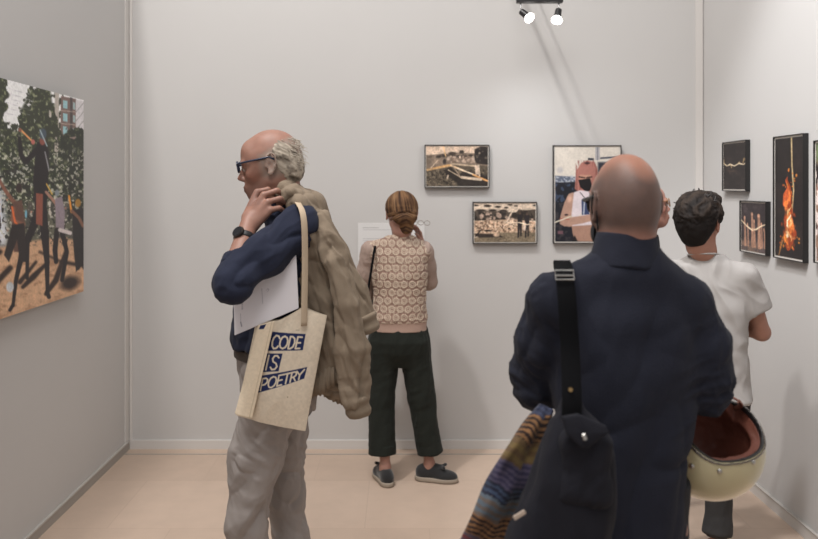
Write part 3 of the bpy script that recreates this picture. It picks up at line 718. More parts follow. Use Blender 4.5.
class Head:
    def __init__(s, c, fwd, pitch=0, roll=0, sc=1.0, wide=1.0): s.c = np.asarray(c, float); s.R = frame_of(fwd, pitch, roll); s.s = sc; s.w = wide
    def __call__(s, x, y, z): return s.c+s.R@(V3(x*s.w, y, z)*s.s)
    def r(s, x, y, z): return V3(x*s.w, y, z)*s.s
    def local(s, p): q = (p-s.c)@s.R/s.s; q[:, 0] /= s.w; return q
def add_head(F, H, neck_base, neck_r=0.056, chin=(0.064, -0.100), nose=1.0, jowl=0.0):
    S = H.s
    def E(c, r, k=.02, mode='add', R=None): F.ell(H(*c), H.r(*r), H.R if R is None else R, k*S, mode)
    def Cn(a, b, ra, rb, k=.015, mode='add'): F.cone(H(*a), H(*b), ra*S, rb*S, k*S, mode)
    E((0, -.012, .030), (.076, .098, .088)); E((0, -.045, -.005), (.066, .062, .070), .03)
    E((0, .030, -.030), (.060, .058, .084), .03)
    for sx in (-1, 1):
        Cn((sx*.050, -.002, -.060), (sx*.014, chin[0]-.012, chin[1]+.004), .017, .018, .03)
        E((sx*.042, .056, -.026), (.024, .024, .022), .02)
        E((sx*.033, .081, .016), (.024, .012, .009), .014)
        E((sx*.060, .02, .01), (.014, .04, .035), .02)
    E((0, chin[0], chin[1]+.003), (.022, .020, .018), .02)
    if jowl: E((0, .03, -.098), (.045, .045, .02+jowl), .03)
    E((0, .062, .045), (.054, .024, .038), .03)
    E((0, .079, -.068), (.030, .016, .026), .02)
    for sx in (-1, 1): E((sx*.032, .096, -.003), (.019, .015, .012), .012, 'sub')
    for sx in (-1, 1):   # lids over the eyeballs
        E((sx*.031, .078, .002), (.016, .013, .011), .006)
    Cn((0, .084, .008), (0, .098*nose, -.026), .0085, .0095, .010); E((0, .101*nose, -.032), (.0105, .011, .0085), .008)
    for sx in (-1, 1): E((sx*.0115, .097, -.038), (.0075, .010, .0075), .006)
    E((0, .0955, -.0655), (.022, .007, .0048), .006); E((0, .0935, -.0765), (.019, .008, .0060), .006)
    E((0, .106, -.0705), (.026, .010, .0016), .003, 'sub')
    Cn((0, .075, -.086), (0, .078, -.087), .003, .003)
    for sx in (-1, 1):   # ears
        E((sx*.080, -.013, -.002), (.0065, .018, .031), .005)
        rim = []
        for kk in range(13):
            t = math.radians(25+kk*20); yy, zz = .0185*math.cos(t), .033*math.sin(t)
            rim.append(H(sx*(.079+.010*min(1, kk/3)-(.004 if kk > 9 else 0)), -.012+yy-zz*.20, -.001+zz))
        F.chain(rim, [.0038*S]*len(rim), .002*S)
        E((sx*.083, -.006, -.033), (.0055, .009, .010), .005)
        E((sx*.079, .004, -.008), (.005, .005, .007), .004)
        E((sx*.089, -.008, -.006), (.008, .008, .014), .003, 'sub')
    nb = np.asarray(neck_base, float)
    F.chain([H(0, -.030, -.035), H(0, -.032, -.085)*.5+nb*.5+(H(0, -.032, -.085)-nb)*.1, nb], [.052*S, neck_r, neck_r*1.08], .03)
def skin_color(H, base, hair=None, stubble=None, extra=None):
    base = np.array(base, float)
    def col(p, n):
        q = H.local(p); c = np.tile(base*np.array([.97, 1.0, 1.04]), (len(p), 1))
        def bl(m, k): m = np.clip(m, 0, 1)[:, None]; c[:] = c*(1-m)+np.array(k, float)*m
        def el(ctr, r, soft=.4): d = np.sqrt((((q-np.array(ctr))/np.array(r))**2).sum(1)); return (1-d)/soft
        v = fbm(p*38, 3, 5)[:, None]; c *= 0.93+0.14*v
        red = base*np.array([1.04, .82, .80])
        for sx in (-1, 1): bl(.30*np.clip(el((sx*.05, .06, -.035), (.03, .04, .03), .8), 0, 1), red); bl(.6*np.clip(el((sx*.080, -.006, -.008), (.012, .03, .04), .5), 0, 1), red)
        bl(.5*np.clip(el((0, .112, -.035), (.02, .018, .018), .8), 0, 1), red)
        bl(.75*np.clip(el((0, .097, -.071), (.023, .012, .010), .4), 0, 1), base*np.array([.92, .62, .62]))
        bl(.8*np.clip(el((0, .100, -.0705), (.024, .014, .0016), .6), 0, 1), base*.35)
        for sx in (-1, 1):
            bl(.8*np.clip(el((sx*.033, .092, .019), (.021, .02, .0045), .5), 0, 1), np.array(hair if hair is not None else (60, 48, 42)))
            bl(.45*np.clip(el((sx*.031, .088, .0), (.020, .02, .012), .7), 0, 1), base*.62)
        if stubble is not None: stubble(q, bl, p)
        if extra is not None: extra(q, bl, p)
        return lin(np.clip(c, 0, 255))
    return col
def add_hand(F, W, d, n, side, curl=20, s=1.0, spread=1.0, k=.006):
    """relaxed hand: W wrist, d finger direction, n back-of-hand normal, side=+1 thumb towards d x n"""
    W = np.asarray(W, float); d = unit(d); n = unit(n-d*(np.dot(n, d))); t = np.cross(d, n)*side
    F.cone(W-d*.02, W+d*.02, .025*s, .024*s, .01)
    offs = [.030, .010, -.010, -.029]; kl = [.088, .092, .088, .080]; fl = [(.042, .026, .020), (.047, .030, .021), (.043, .028, .021), (.034, .021, .018)]
    for i in range(4):
        kn = W+d*kl[i]*s+t*offs[i]*s
        F.cone(W+t*offs[i]*.55*s+d*.015*s, kn, .0165*s, .0115*s, .012)
        p = kn; a = math.radians(curl*.6); rr = [.0095, .0088, .0080, .0070] if i < 3 else [.0082, .0076, .0070, .0062]
        dd = unit(d+t*(1.5-i)*.05*spread)
        for j in range(3):
            f = dd*math.cos(a)-n*math.sin(a); q = p+f*fl[i][j]*s; F.cone(p, q, rr[j]*s, rr[j+1]*s, k*.7); p = q; a += math.radians(curl*(1+.3*j))
    p = W+d*.022*s+t*.022*s-n*.006*s; f1 = unit(d*.65+t*.62-n*.35)
    q = p+f1*.042*s; F.cone(p, q, .0155*s, .0115*s, .012); f2 = unit(d*.85+t*.25-n*.35); r_ = q+f2*.032*s; F.cone(q, r_, .0112*s, .0098*s, k); F.cone(r_, r_+unit(f2-n*.2)*.024*s, .0098*s, .0080*s, k)
def add_foot(F, A, fwd, s=1.0):
    A = np.asarray(A, float); f = unit([fwd[0], fwd[1], 0])
    heel = V3(A[0], A[1], .038)-f*.035; ball = V3(A[0], A[1], .030)+f*.12*s; toe = V3(A[0], A[1], .026)+f*.175*s
    F.cone(A, V3(A[0], A[1], .06), .032, .032, .02); F.cone(heel, ball-V3(0, 0, .004), .026, .022, .02); F.cone(V3(A[0], A[1], .058)-f*.01, ball, .028, .018, .01); F.cone(ball-V3(0, 0, .004), toe, .022, .014, .02)
def add_limbs(F, J, arm=(.046, .036, .026), leg=(.064, .040, .028)):
    for s in 'LR':
        if 'S'+s in J: F.chain([J['S'+s], J['E'+s]], [arm[0], arm[1]], .02); F.chain([J['E'+s], J['E'+s]*.65+J['W'+s]*.35, J['W'+s]], [arm[1], arm[1]*1.02, arm[2]], .015)
        F.chain([J['H'+s], J['K'+s], J['K'+s]*.65+J['A'+s]*.35, J['A'+s]], [leg[0], leg[1], leg[1]*1.04, leg[2]], .03)
def shoes(name, A, fwd, parent, up_mat, sole_mat, s=1.0, wide=1.0, top=.085, heel_h=0.0, bow=False):
    f = unit([fwd[0], fwd[1], 0]); r = V3(f[1], -f[0], 0); R = np.stack([r, f, V3(0, 0, 1)], 1); A = V3(A[0], A[1], 0)
    F = Field(.004)
    F.ell(A-f*.035+V3(0, 0, .045), (.040*wide, .045, .045), R, .02); F.ell(A+f*.10*s+V3(0, 0, .030), (.047*wide, .085*s, .036), R, .03)
    F.ell(A+f*.02+V3(0, 0, .055), (.040*wide, .066, .044), R, .02)
    F.ell(A-f*.012+V3(0, 0, top+.022), (.034*wide, .040, .024), R, .006, 'sub')
    F.plane(A+V3(0, 0, .018), (0, 0, -1))
    if bow:
        F.ell(A+f*.075*s+V3(0, 0, .078), (.028, .012, .014), R, .008); F.cone(A+f*.07+V3(0, 0, .082), A+f*.085+r*.028+V3(0, 0, .086), .006, .010, .006); F.cone(A+f*.07+V3(0, 0, .082), A+f*.085-r*.028+V3(0, 0, .086), .006, .010, .006)
    o = sdf_obj(name, F, up_mat, parent)
    G = Field(.004)
    G.ell(A-f*.035+V3(0, 0, .012), (.043*wide, .050, .055), R, .02); G.ell(A+f*.10*s+V3(0, 0, .012), (.050*wide, .090*s, .05), R, .05); G.ell(A+f*.03+V3(0, 0, .012), (.040*wide, .08, .05), R, .02)
    G.plane(A+V3(0, 0, .002), (0, 0, -1)); G.plane(A+V3(0, 0, .026), (0, 0, 1))
    sdf_obj('sole', G, sole_mat, o)
    return o
def glasses(H, parent, m, lens_mat, r=.0017, w=.052, h=.040, y=.108, z=.006, name='glasses', thick=1.0):
    rims = MB()
    for sx in (-1, 1):
        ring = []
        for k in range(20):
            a = 2*math.pi*k/20; x = abs(math.cos(a))**.7*math.copysign(1, math.cos(a))*w/2; zz = abs(math.sin(a))**.75*math.copysign(1, math.sin(a))*h/2
            ring.append(H(sx*.034+x, y-abs(sx*.034+x)*.12, z+zz))
        rims.tube(ring, r*thick, 8, closed=True)
    rims.tube([H(-.010, y, z+.006), H(0, y+.003, z+.009), H(.010, y, z+.006)], r*thick, 8)
    o = rims.build(name, m, parent, True)
    for sx in (-1, 1):
        MB().tube([H(sx*.060, y-.006, z+.008), H(sx*.078, y-.030, z+.011), H(sx*.081, .014, z+.014), H(sx*.084, -.010, z+.016), H(sx*.086, -.030, z+.004)], r*thick*1.05, 8).build('temple', m, o, True)
        ring = [H(sx*.034+math.cos(2*math.pi*k/20)*w/2*.95, y-.004-abs(sx*.034+math.cos(2*math.pi*k/20)*w/2)*.12+.003, z+math.sin(2*math.pi*k/20)*h/2*.93) for k in range(20)]
        b = MB(); b.prism(ring, H.R[:, 1], .0008); b.build('lens', lens_mat, o)
    return o
def eyes(H, parent):
    for sx in (-1, 1):
        c = H(sx*.031, .0795, -.001); o = MB().sphere(c, .0120*H.s, 16, 12).build('eye', M['eye'], parent, True)
        d = unit(H(sx*.031, .2, -.01)-c); MB().disc(c+d*.0108*H.s, d, .0052*H.s, .0016).build('iris', M['iris'], o)
def glassmat():
    m = bpy.data.materials.new('lens glass'); m.use_nodes = True; b = m.node_tree.nodes['Principled BSDF']
    b.inputs['Transmission Weight'].default_value = 1; b.inputs['Roughness'].default_value = 0.02; b.inputs['IOR'].default_value = 1.2; b.inputs['Base Color'].default_value = (.95, .96, .97, 1); return m
M['lens'] = glassmat()
# ---------------------------------------------------------------- man in profile at the left
def left_man():
    Y0 = 2.84
    base = V3(-.43, Y0, 0)
    man = thing('person', base, 'grey-haired person in dark blue glasses and navy shirt, in profile, hand at neck', 'person')
    H = Head(P(270, 164.5, 2.82), (-1, -.04), 9, 0, 1.03)
    J = {k: np.asarray(v, float) for k, v in dict(
        SL=P(296, 228, 2.67), EL=P(231, 286, 2.50), WL=P(250, 219, 2.665), SR=V3(-.34, 3.02, 1.49), ER=V3(-.40, 3.09, 1.23), WR=V3(-.45, 3.05, 1.0),
        HL=V3(-.44, 2.755, .93), HR=V3(-.44, 2.93, .93), KL=V3(-.528, 2.74, .50), KR=V3(-.425, 2.96, .50), AL=V3(-.46, 2.72, .09), AR=V3(-.35, 2.97, .09)).items()}
    nb = P(285, 205, 2.83)
    F = Field(.004)
    add_head(F, H, nb, .058, jowl=.008, nose=1.05)
    org = V3(-.44, Y0, 0)
    F.loft(org, (-1, 0), [(.90, 0, -.01, .15, .10), (1.05, 0, .0, .145, .115), (1.2, 0, .0, .15, .115), (1.35, 0, -.05, .16, .10), (1.46, 0, -.075, .16, .08), (1.52, 0, -.06, .10, .065)], .03)
    add_limbs(F, J, arm=(.045, .038, .026))
    # left hand at the side of the neck, fingers hooked under the jacket collar
    kn = [P(257, 192, 2.705), P(263.5, 195, 2.68), P(268, 202, 2.665), P(270.5, 210, 2.66)]
    mid = [P(268, 189.5, 2.715), P(277, 190.5, 2.69), P(280, 198.5, 2.68), P(279, 208, 2.675)]
    tip = [P(275, 195, 2.745), P(286, 196, 2.73), P(288, 204, 2.72), P(286, 212, 2.71)]
    W = J['WL']
    for i in range(4):
        off = (W+ (kn[i]-kn[1])*.5)
        F.cone(off, kn[i], .018, .0118, .012)
        F.chain([kn[i], mid[i], tip[i]], [.0108, .0096, .0078], .004)
    F.chain([W+(kn[0]-W)*.25+V3(-.008, .02, 0), P(252, 204, 2.73), P(262, 196, 2.76)], [.016, .0125, .009], .008)
    add_hand(F, J['WR'], (-.05, -.05, -1), (0, 1, 0), 1, 25)
    for s in 'LR': add_foot(F, J['A'+s], (-1, -.1) if s == 'L' else (-1, .12))
    hairc = (128, 120, 112)
    def stub(q, bl, p):
        # receding grey hair shadow round the sides and back of the scalp
        edge = .058+.5*np.clip(-q[:, 1]-.02, -.03, .06)
        m = np.clip((edge-q[:, 2])/.014, 0, 1)*np.clip((q[:, 2]+.055)/.02, 0, 1)*np.clip((.035-q[:, 1])/.02, 0, 1)
        bl(m*.75, (140, 128, 118)); bl(.5*np.clip((q[:, 1]-.02)/.02, 0, 1)*np.clip((-.05-q[:, 2])/.02, 0, 1)*(q[:, 2] > -.13), (122, 90, 80))
    sdf_obj('body', F, M['skin'], man, col=skin_color(H, (148, 106, 88), hair=(88, 78, 70), stubble=stub))
    eyes(H, man)
    # hair: swept back fringe of grey round the sides and nape, with thin wisps
    G = Field(.0035)
    G.ell(H(0, -.020, .022), H.r(.0815, .092, .079), H.R, .01); G.ell(H(0, -.062, -.022), H.r(.068, .053, .060), H.R, .02)
    G.ell(H(0, .03, .128), H.r(.10, .135, .078), H.R, .012, 'sub')
    G.plane(H(0, .000, 0), H.R@V3(0, 1, .55)); 
    for sx in (-1, 1): G.ell(H(sx*.090, .010, -.006), H.r(.040, .043, .052), H.R, .008, 'sub')
    G.plane(H(0, 0, -.080), H.R@V3(0, .25, -1))
    rot = H.R
    def hd(p, n):
        q = H.local(p); a = unit(V3(0, -.75, -.62)); s = np.stack([q[:, 0]*1.0, q[:, 1], q[:, 2]], 1)
        w = fbm(q*30, 2, 9)[:, None]*.03
        return .006*(ridge(aniso(s+w, a, 80, 12), 3, 3)-.62)+.004*(fbm(q*30, 2, 4)-.45)
    def hc(p, n):
        q = H.local(p); w = fbm(q*30, 2, 9)[:, None]*.03; r = ridge(aniso(q+w, unit(V3(0, -.75, -.62)), 70, 9), 3, 3)
        k = np.clip((r-.35)/.5, 0, 1)[:, None]; return lin(np.array((80, 72, 64))*(1-k)+np.array((176, 165, 150))*k)
    sdf_obj('hair', G, M['hair'], man, disp=hd, col=hc)
    b = MB(); rs = np.random.RandomState(4)
    for i in range(260):
        th = rs.uniform(.0, 1.0); x = rs.choice([-1, 1])*rs.uniform(.0, 1)
        z0 = rs.uniform(-.04, .085); y0 = -rs.uniform(.0, .06) - (.03 if z0 > .06 else 0)
        dirn = unit(V3(x, y0*10, (z0-.02)*8))
        if dirn[1] > -.62 and abs(dirn[0]) > .35 and dirn[2] < .62: continue
        st = H(0, -.02, .02)+H.R@(dirn*V3(.078, .097, .082)*H.s)
        s1 = H.R@unit(V3(x*.15, -.8, -.5+rs.uniform(-.3, .2))); nn = H.R@dirn
        L = rs.uniform(.012, .028); p = [st+nn*.002, st+s1*L*.35+nn*.005, st+s1*L*.7+nn*(.004+rs.uniform(-.003, .003)), st+s1*L+nn*rs.uniform(-.006, .004)+V3(0, 0, rs.uniform(-.006, .006))]
        b.tube(p, [.0009, .0011, .0009, .0003], 4, cap=False)
    M['grey_strand'] = mat('grey hair strands', (176, 166, 152), .5)
    b.build('hair_wisps', M['grey_strand'], man, True)['kind'] = 'stuff'
    M['blue_frame'] = mat('dark blue glasses frame', (34, 44, 66), .3)
    glasses(H, man, M['blue_frame'], M['lens'], r=.0029, thick=1.15, h=.036, y=.108)
    # shirt
    M['navy'] = cloth('navy linen', (35, 39, 55), bump=(300, .4, .003))
    S = Field(.005)
    S.loft(org, (-1, 0), [(1.02, 0, .0, .185, .148), (1.12, 0, .004, .178, .146), (1.22, 0, -.0, .18, .142), (1.35, 0, -.045, .19, .13), (1.44, 0, -.075, .19, .115), (1.52, 0, -.075, .135, .085), (1.57, 0, -.055, .075, .07)], .03)
    S.chain([J['SL']+V3(.01, .01, .005), J['SL']*.5+J['EL']*.5+V3(0, 0, .003), J['EL']+V3(.008, 0, .008)], [.072, .064, .057], .035)
    c0 = J['EL']; c1 = J['EL']*.62+J['WL']*.38
    S.chain([c0+V3(.008, 0, .006), c1], [.054, .048], .03, flat=(0, 1))
    S.chain([J['SR'], J['ER']], [.075, .06], .03); S.chain([J['ER'], J['ER']*.5+J['WR']*.5], [.058, .05], .02, flat=(0, 1))
    S.cone(nb+V3(-.005, 0, -.03), nb+V3(-.012, 0, .028), .076, .066, .012, flat=(0, 1))
    S.plane((0, 0, 1.088), (0, 0, -1))
    ua = J['EL']-J['SL']
    def sd(p, n):
        t = np.clip(((p-J['SL'])@unit(ua))/np.linalg.norm(ua), 0, 1.3)
        near = np.exp(-((p-J['EL'])**2).sum(1)/.014)
        q = aniso(p, np.cross(unit(ua), V3(0, 1, 0)), 16, 5)
        q2 = aniso(p, unit(ua), 22, 7)
        body = fbm(p*9, 2, 3)-.5
        return .009*crease(aniso(p+(body*.04)[:, None], unit(ua)+V3(.5, 0, .5), 13, 4), 95)+.014*(ridge(q2, 11, 2)-.6)*(1-near*.5)+.018*near*(ridge(aniso(p, np.cross(unit(J['WL']-J['EL']), unit(ua)), 14, 12), 12, 2)-.6)+.012*body
    sdf_obj('shirt', S, M['navy'], man, disp=sd)
    # rolled cuff
    Cf = Field(.004); d = unit(J['WL']-J['EL'])
    Cf.cone(c1-d*.035, c1+d*.004, .0525, .0495, .0, flat=(1, 1)); Cf.cone(c1-d*.02, c1+d*.02, .0405, .0405, .003, 'sub', (0, 0))
    sdf_obj('cuff', Cf, M['navy'], man, disp=lambda p, n: .006*(ridge(p*28, 5)-.5))
    # trousers
    M['grey_trousers'] = cloth('stone grey cotton', (147, 140, 136), bump=(380, .3, .003), var=(9, .05))
    T = Field(.005)
    T.loft(org, (-1, 0), [(.84, 0, -.01, .165, .125), (.95, 0, -.01, .178, .132), (1.05, 0, .0, .170, .134), (1.10, 0, .0, .164, .132)], .04)
    T.chain([J['HL']+V3(.0, .005, -.02), V3(-.49, 2.745, .72), J['KL'], V3(-.512, 2.74, .35), J['AL']+V3(0, 0, -.04)], [.102, .086, .070, .066, .074], .03, flat=(0, 1))
    T.chain([J['HR']+V3(0, 0, -.02), V3(-.43, 2.95, .72), J['KR'], V3(-.40, 2.965, .35), J['AR']+V3(0, 0, -.04)], [.100, .082, .066, .062, .072], .03, flat=(0, 1))
    def td(p, n):
        w = fbm(p*4, 2, 8)[:, None]*.18
        return .010*crease(aniso(p+w, V3(.35, 0, 1), 9, 2.0), 93)+.008*crease(aniso(p+w, V3(-.8, .2, .5), 10, 3), 94)+.014*(ridge(aniso(p+w, V3(.45, 0, 1), 12, 3.5), 21, 2)-.6)+.011*(ridge(aniso(p+w, V3(-.6, .3, .7), 24, 7), 23, 2)-.5)
    tr = sdf_obj('trousers', T, M['grey_trousers'], man, disp=td)
    b = MB(); ring = []
    for k in range(32):
        a = 2*math.pi*k/32; ring.append(org+V3(-.143*math.cos(a), .178*math.sin(a), 1.069))
    M['belt'] = mat('dark leather belt', (52, 42, 36), .5); b.ribbon(ring+[ring[0]], V3(0, 0, 1), .034, .006, False); b.build('belt', M['belt'], man, True)
    M['brown_shoe'] = mat('brown leather shoe', (84, 58, 42), .4); M['dark_sole'] = mat('dark rubber sole', (40, 36, 34), .7)
    shoes('shoe', J['AL'], (-1, -.1), man, M['brown_shoe'], M['dark_sole'], 1.1, 1.0); shoes('shoe', J['AR'], (-1, .12), man, M['brown_shoe'], M['dark_sole'], 1.1, 1.0)
    # wrist watch
    d = unit(J['WL']-J['EL']); wc = J['EL']*.30+J['WL']*.70; u = unit(np.cross(d, V3(0, 1, 0))); v = np.cross(d, u)
    fcn = unit(V3(-.42, -.9, .05)-d*np.dot(V3(-.42, -.9, .05), d)); side = np.cross(d, fcn)
    ring = [wc+.0335*(fcn*math.cos(2*math.pi*k/28)+side*math.sin(2*math.pi*k/28)) for k in range(29)]
    M['watch'] = mat('black watch rubber', (26, 26, 28), .45); M['watch_face'] = mat('dark watch glass', (18, 20, 26), .12); M['bezel'] = mat('dark steel bezel', (70, 66, 64), .35, .8)
    wt = MB().ribbon(ring, d, .020, .004, False).build('watch_strap', M['watch'], man, True)
    auto_smooth(MB().tube([wc+fcn*.030, wc+fcn*.036, wc+fcn*.041], [.020, .0215, .0195], 28).build('watch_case', M['bezel'], wt, True)); MB().disc(wc+fcn*.0408, fcn, .0165, .0012, 28).build('watch_face', M['watch_face'], wt)
    return man, J, H
LM, LJ, LH = left_man()

# ---- taupe jacket slung over the shoulder
def jacket():
    M['taupe'] = cloth('taupe cotton twill', (128, 114, 98), bump=(420, .4, .003), var=(7, .05))
    Yc = 2.78
    j = thing('jacket', P(330, 400, Yc), 'taupe jacket slung over the shoulder of the grey-haired person, sleeve hanging down', 'jacket')
    F = Field(.005)
    def dr(pts, rs, k=.022): F.chain([P(*q) for q in pts], rs, k)
    # body panels as hanging drapes: (px, py, depth)
    dr([(289, 191, 2.80), (299, 205, 2.70), (308, 235, 2.68), (311, 290, 2.69), (309, 345, 2.70), (307, 384, 2.70)], [.028, .036, .034, .034, .040, .040])
    dr([(290, 189, 2.84), (306, 203, 2.74), (322, 245, 2.71), (326, 300, 2.70), (326, 345, 2.70), (325, 377, 2.70)], [.028, .038, .044, .044, .050, .050])
    dr([(291, 190, 2.90), (312, 205, 2.82), (328, 245, 2.80), (336, 300, 2.80), (337, 360, 2.82), (333, 388, 2.82)], [.028, .042, .048, .050, .048, .042])
    dr([(292, 190, 2.95), (312, 205, 2.92), (326, 250, 2.92), (330, 300, 2.92), (334, 350, 2.92)], [.028, .05, .06, .06, .05])
    # near sleeve hanging down with its cuff
    near = Field(.005); near.chain([P(*q) for q in ((322, 218, 2.69), (336, 260, 2.645), (347, 305, 2.635), (353, 350, 2.64), (355.5, 394, 2.65))], [.034, .038, .042, .050, .047], .01)
    sdf_obj('sleeve', near, M['taupe'], j, disp=lambda p, n: .8*jd(p)+.010*(ridge(aniso(p, V3(.2, 0, -1), 9, 26), 37, 2)-.5)*np.clip((1.2-p[:, 2])/.2, .2, 1))
    # far sleeve, bunched at the elbow
    far = Field(.005); far.chain([P(*q) for q in ((318, 214, 2.82), (338, 250, 2.83), (354, 292, 2.84), (361, 320, 2.84))], [.034, .042, .046, .052], .01)
    sdf_obj('sleeve', far, M['taupe'], j, disp=lambda p, n: .9*jd(p))
    body = sdf_obj('jacket_body', F, M['taupe'], j, disp=lambda p, n: jd(p))
    # collar rolled at the neck
    G = Field(.004)
    def dc(pts, rs, k=.008): G.chain([P(*q) for q in pts], rs, k)
    dc([(280, 194, 2.73), (284, 187, 2.74), (290, 184, 2.80), (294, 186, 2.88), (292, 192, 2.94)], [.016, .020, .021, .020, .018])
    dc([(283, 200, 2.70), (290, 192, 2.70), (298, 196, 2.72), (311, 214, 2.70), (322, 236, 2.68)], [.012, .018, .020, .016, .008])
    dc([(284, 192, 2.70), (295, 189, 2.74), (310, 204, 2.74), (325, 228, 2.70)], [.012, .018, .018, .010])
    sdf_obj('collar', G, M['taupe'], j, disp=lambda p, n: .005*(ridge(aniso(p, V3(.7, 0, -.7), 55, 5), 5)-.6), sm=1)
    for a, b, r, t in ((P(355.5, 396, 2.65), P(359.5, 417, 2.65), .046, .038), (P(360, 316, 2.84), P(366, 334, 2.84), .058, .054)):
        Cf = Field(.004); Cf.cone(a, b, r, t, 0, flat=(1, 1)); Cf.cone(b-(b-a)*.3, b+(b-a), t*.7, t*.7, .004, 'sub')
        sdf_obj('cuff', Cf, M['taupe'], j, disp=lambda p, n: .0025*np.sin((p@unit(b-a))*900/6)+.004*(fbm(p*30, 2, 2)-.5))
    # waistband
    W = Field(.004); W.chain([P(302, 386, 2.69), P(318, 384, 2.68), P(330, 374, 2.69)], [.034, .036, .040], .01)
    W.chain([P(322, 386, 2.83), P(342, 398, 2.84)], [.026, .024], .01)
    sdf_obj('waistband', W, M['taupe'], j, disp=lambda p, n: .003*np.sin(p[:, 0]*420)+.004*(fbm(p*30, 2, 6)-.5))
    # zip edge and seams
    M['seam'] = mat('jacket seam', (92, 82, 72), .9); M['zip'] = mat('dark zip', (66, 60, 56), .5, .4)
    return j
def jd(p):
    w = fbm(p*3, 2, 18)[:, None]*.07; a = np.clip((1.62-p[:, 2])/.12, .25, 1)
    return a*(.034*(ridge(aniso(p+w, V3(.24, 0, -1), 19, 1.3), 31, 2)-.62)+.012*(ridge(aniso(p+w, V3(.5, 0, -.8), 34, 8), 33, 2)-.5))+.014*a*crease(aniso(p+w, V3(.24, 0, -1), 13, 1.6), 91)+.007*crease(aniso(p+w, V3(.7, 0, -.7), 17, 5), 92)+.004*(fbm(p*26, 2, 35)-.5)
jacket()

# ---- papers pressed under the arm
def papers():
    M['paper'] = mat('white paper', (222, 218, 222), .6, vcol=True)
    Yp = 2.585
    q = [P(233, 284, Yp+.01), P(296, 251.5, Yp+.03), P(298.6, 308, Yp+.02), P(234.5, 335, Yp)]
    t = thing('paper_booklet', q[3], 'white printed booklet pinched under the arm of the grey-haired person', 'booklet')
    n = unit(np.cross(q[1]-q[0], q[3]-q[0])); n = n if n[1] < 0 else -n
    for k, (off, sh) in enumerate(((0, 0), (.0022, .003), (.0044, -.002))):
        p, f, gu, gv = grid(*q, 150, 130)
        mid = .004*np.sin(gu*3.0)*(1 if k < 2 else .6)
        p = p-n*(off)+n*mid[:, None]+V3(0, 0, -sh*.5)
        back = p-n*.0012; N = len(p)
        f = f if np.dot(np.cross(p[f[0, 1]]-p[f[0, 0]], p[f[0, 2]]-p[f[0, 0]]), n) > 0 else f[:, ::-1]
        nu, nv = 150, 130; rim = [i for i in range(nu+1)]+[(nu+1)*r+nu for r in range(1, nv+1)]+[(nu+1)*nv+c for c in range(nu-1, -1, -1)]+[(nu+1)*r for r in range(nv-1, 0, -1)]
        rimq = np.array([[rim[i], rim[(i+1) % len(rim)], rim[(i+1) % len(rim)]+N, rim[i]+N] for i in range(len(rim))])
        c = np.zeros((2*N, 3))+lin((226, 222, 226))
        if k == 0:
            pt = Paint(gu*63, gv*56, (226, 222, 226))
            g = (170, 168, 176)
            for yy in (0, 1.5, 3.2, 5, 7, 8.4): pt.line([(8, 24+yy*.9), (8.8, 24.5+yy*.9)], .9, g, .6)
            pt.line([(6.5, 36), (6.5, 47)], .5, g, .5); pt.line([(28, 20), (28.5, 36)], .4, (150, 150, 160), .4)
            pt.line([(32.5, 24), (34, 23), (35, 25), (33.5, 26)], .6, (176, 170, 178), .6); pt.line([(6.4, 45), (7.2, 50)], 1.0, (140, 138, 150), .6)
            c[:N] = lin(pt.c)
        mesh_obj('page', np.concatenate([p, back]), np.concatenate([f, f[:, ::-1]+N, rimq]), M['paper'], t, c, False)
    return t
papers()

# ---- canvas tote bag with lettering
STROKES = {
 'C': [[(.95, .2), (.75, .03), (.4, .0), (.12, .2), (.03, .5), (.12, .8), (.4, 1), (.75, .97), (.95, .8)]],
 'O': [[(.5, 0), (.2, .1), (.03, .35), (.03, .65), (.2, .9), (.5, 1), (.8, .9), (.97, .65), (.97, .35), (.8, .1), (.5, 0)]],
 'D': [[(.1, 0), (.1, 1), (.45, 1), (.8, .85), (.95, .5), (.8, .15), (.45, 0), (.1, 0)]],
 'E': [[(.9, 0), (.12, 0), (.12, 1), (.9, 1)], [(.12, .5), (.8, .5)]],
 'I': [[(.5, 0), (.5, 1)]],
 'S': [[(.9, .14), (.65, .0), (.3, .02), (.1, .22), (.25, .43), (.7, .56), (.92, .78), (.7, .98), (.3, 1), (.06, .84)]],
 'P': [[(.12, 1), (.12, 0), (.6, 0), (.88, .14), (.88, .42), (.6, .56), (.12, .56)]],
 'T': [[(0, 0), (1, 0)], [(.5, 0), (.5, 1)]],
 'R': [[(.12, 1), (.12, 0), (.6, 0), (.88, .14), (.88, .4), (.6, .54), (.12, .54)], [(.5, .54), (.92, 1)]],
 'Y': [[(0, 0), (.5, .5), (1, 0)], [(.5, .5), (.5, 1)]]}
def lettering(p, word, quad, col, w, spans=None):
    tl, tr, br, bl = [np.array(q, float) for q in quad]; n = len(word)
    for i, ch in enumerate(word):
        a, b = spans[i] if spans else (i/n+.02, (i+1)/n-.02)
        for st in STROKES[ch]:
            pts = []
            for (x, y) in st:
                u = a+(b-a)*x; pts.append(tuple((1-u)*(1-y)*tl+u*(1-y)*tr+u*y*br+(1-u)*y*bl))
            p.line(pts, w, col, .55)
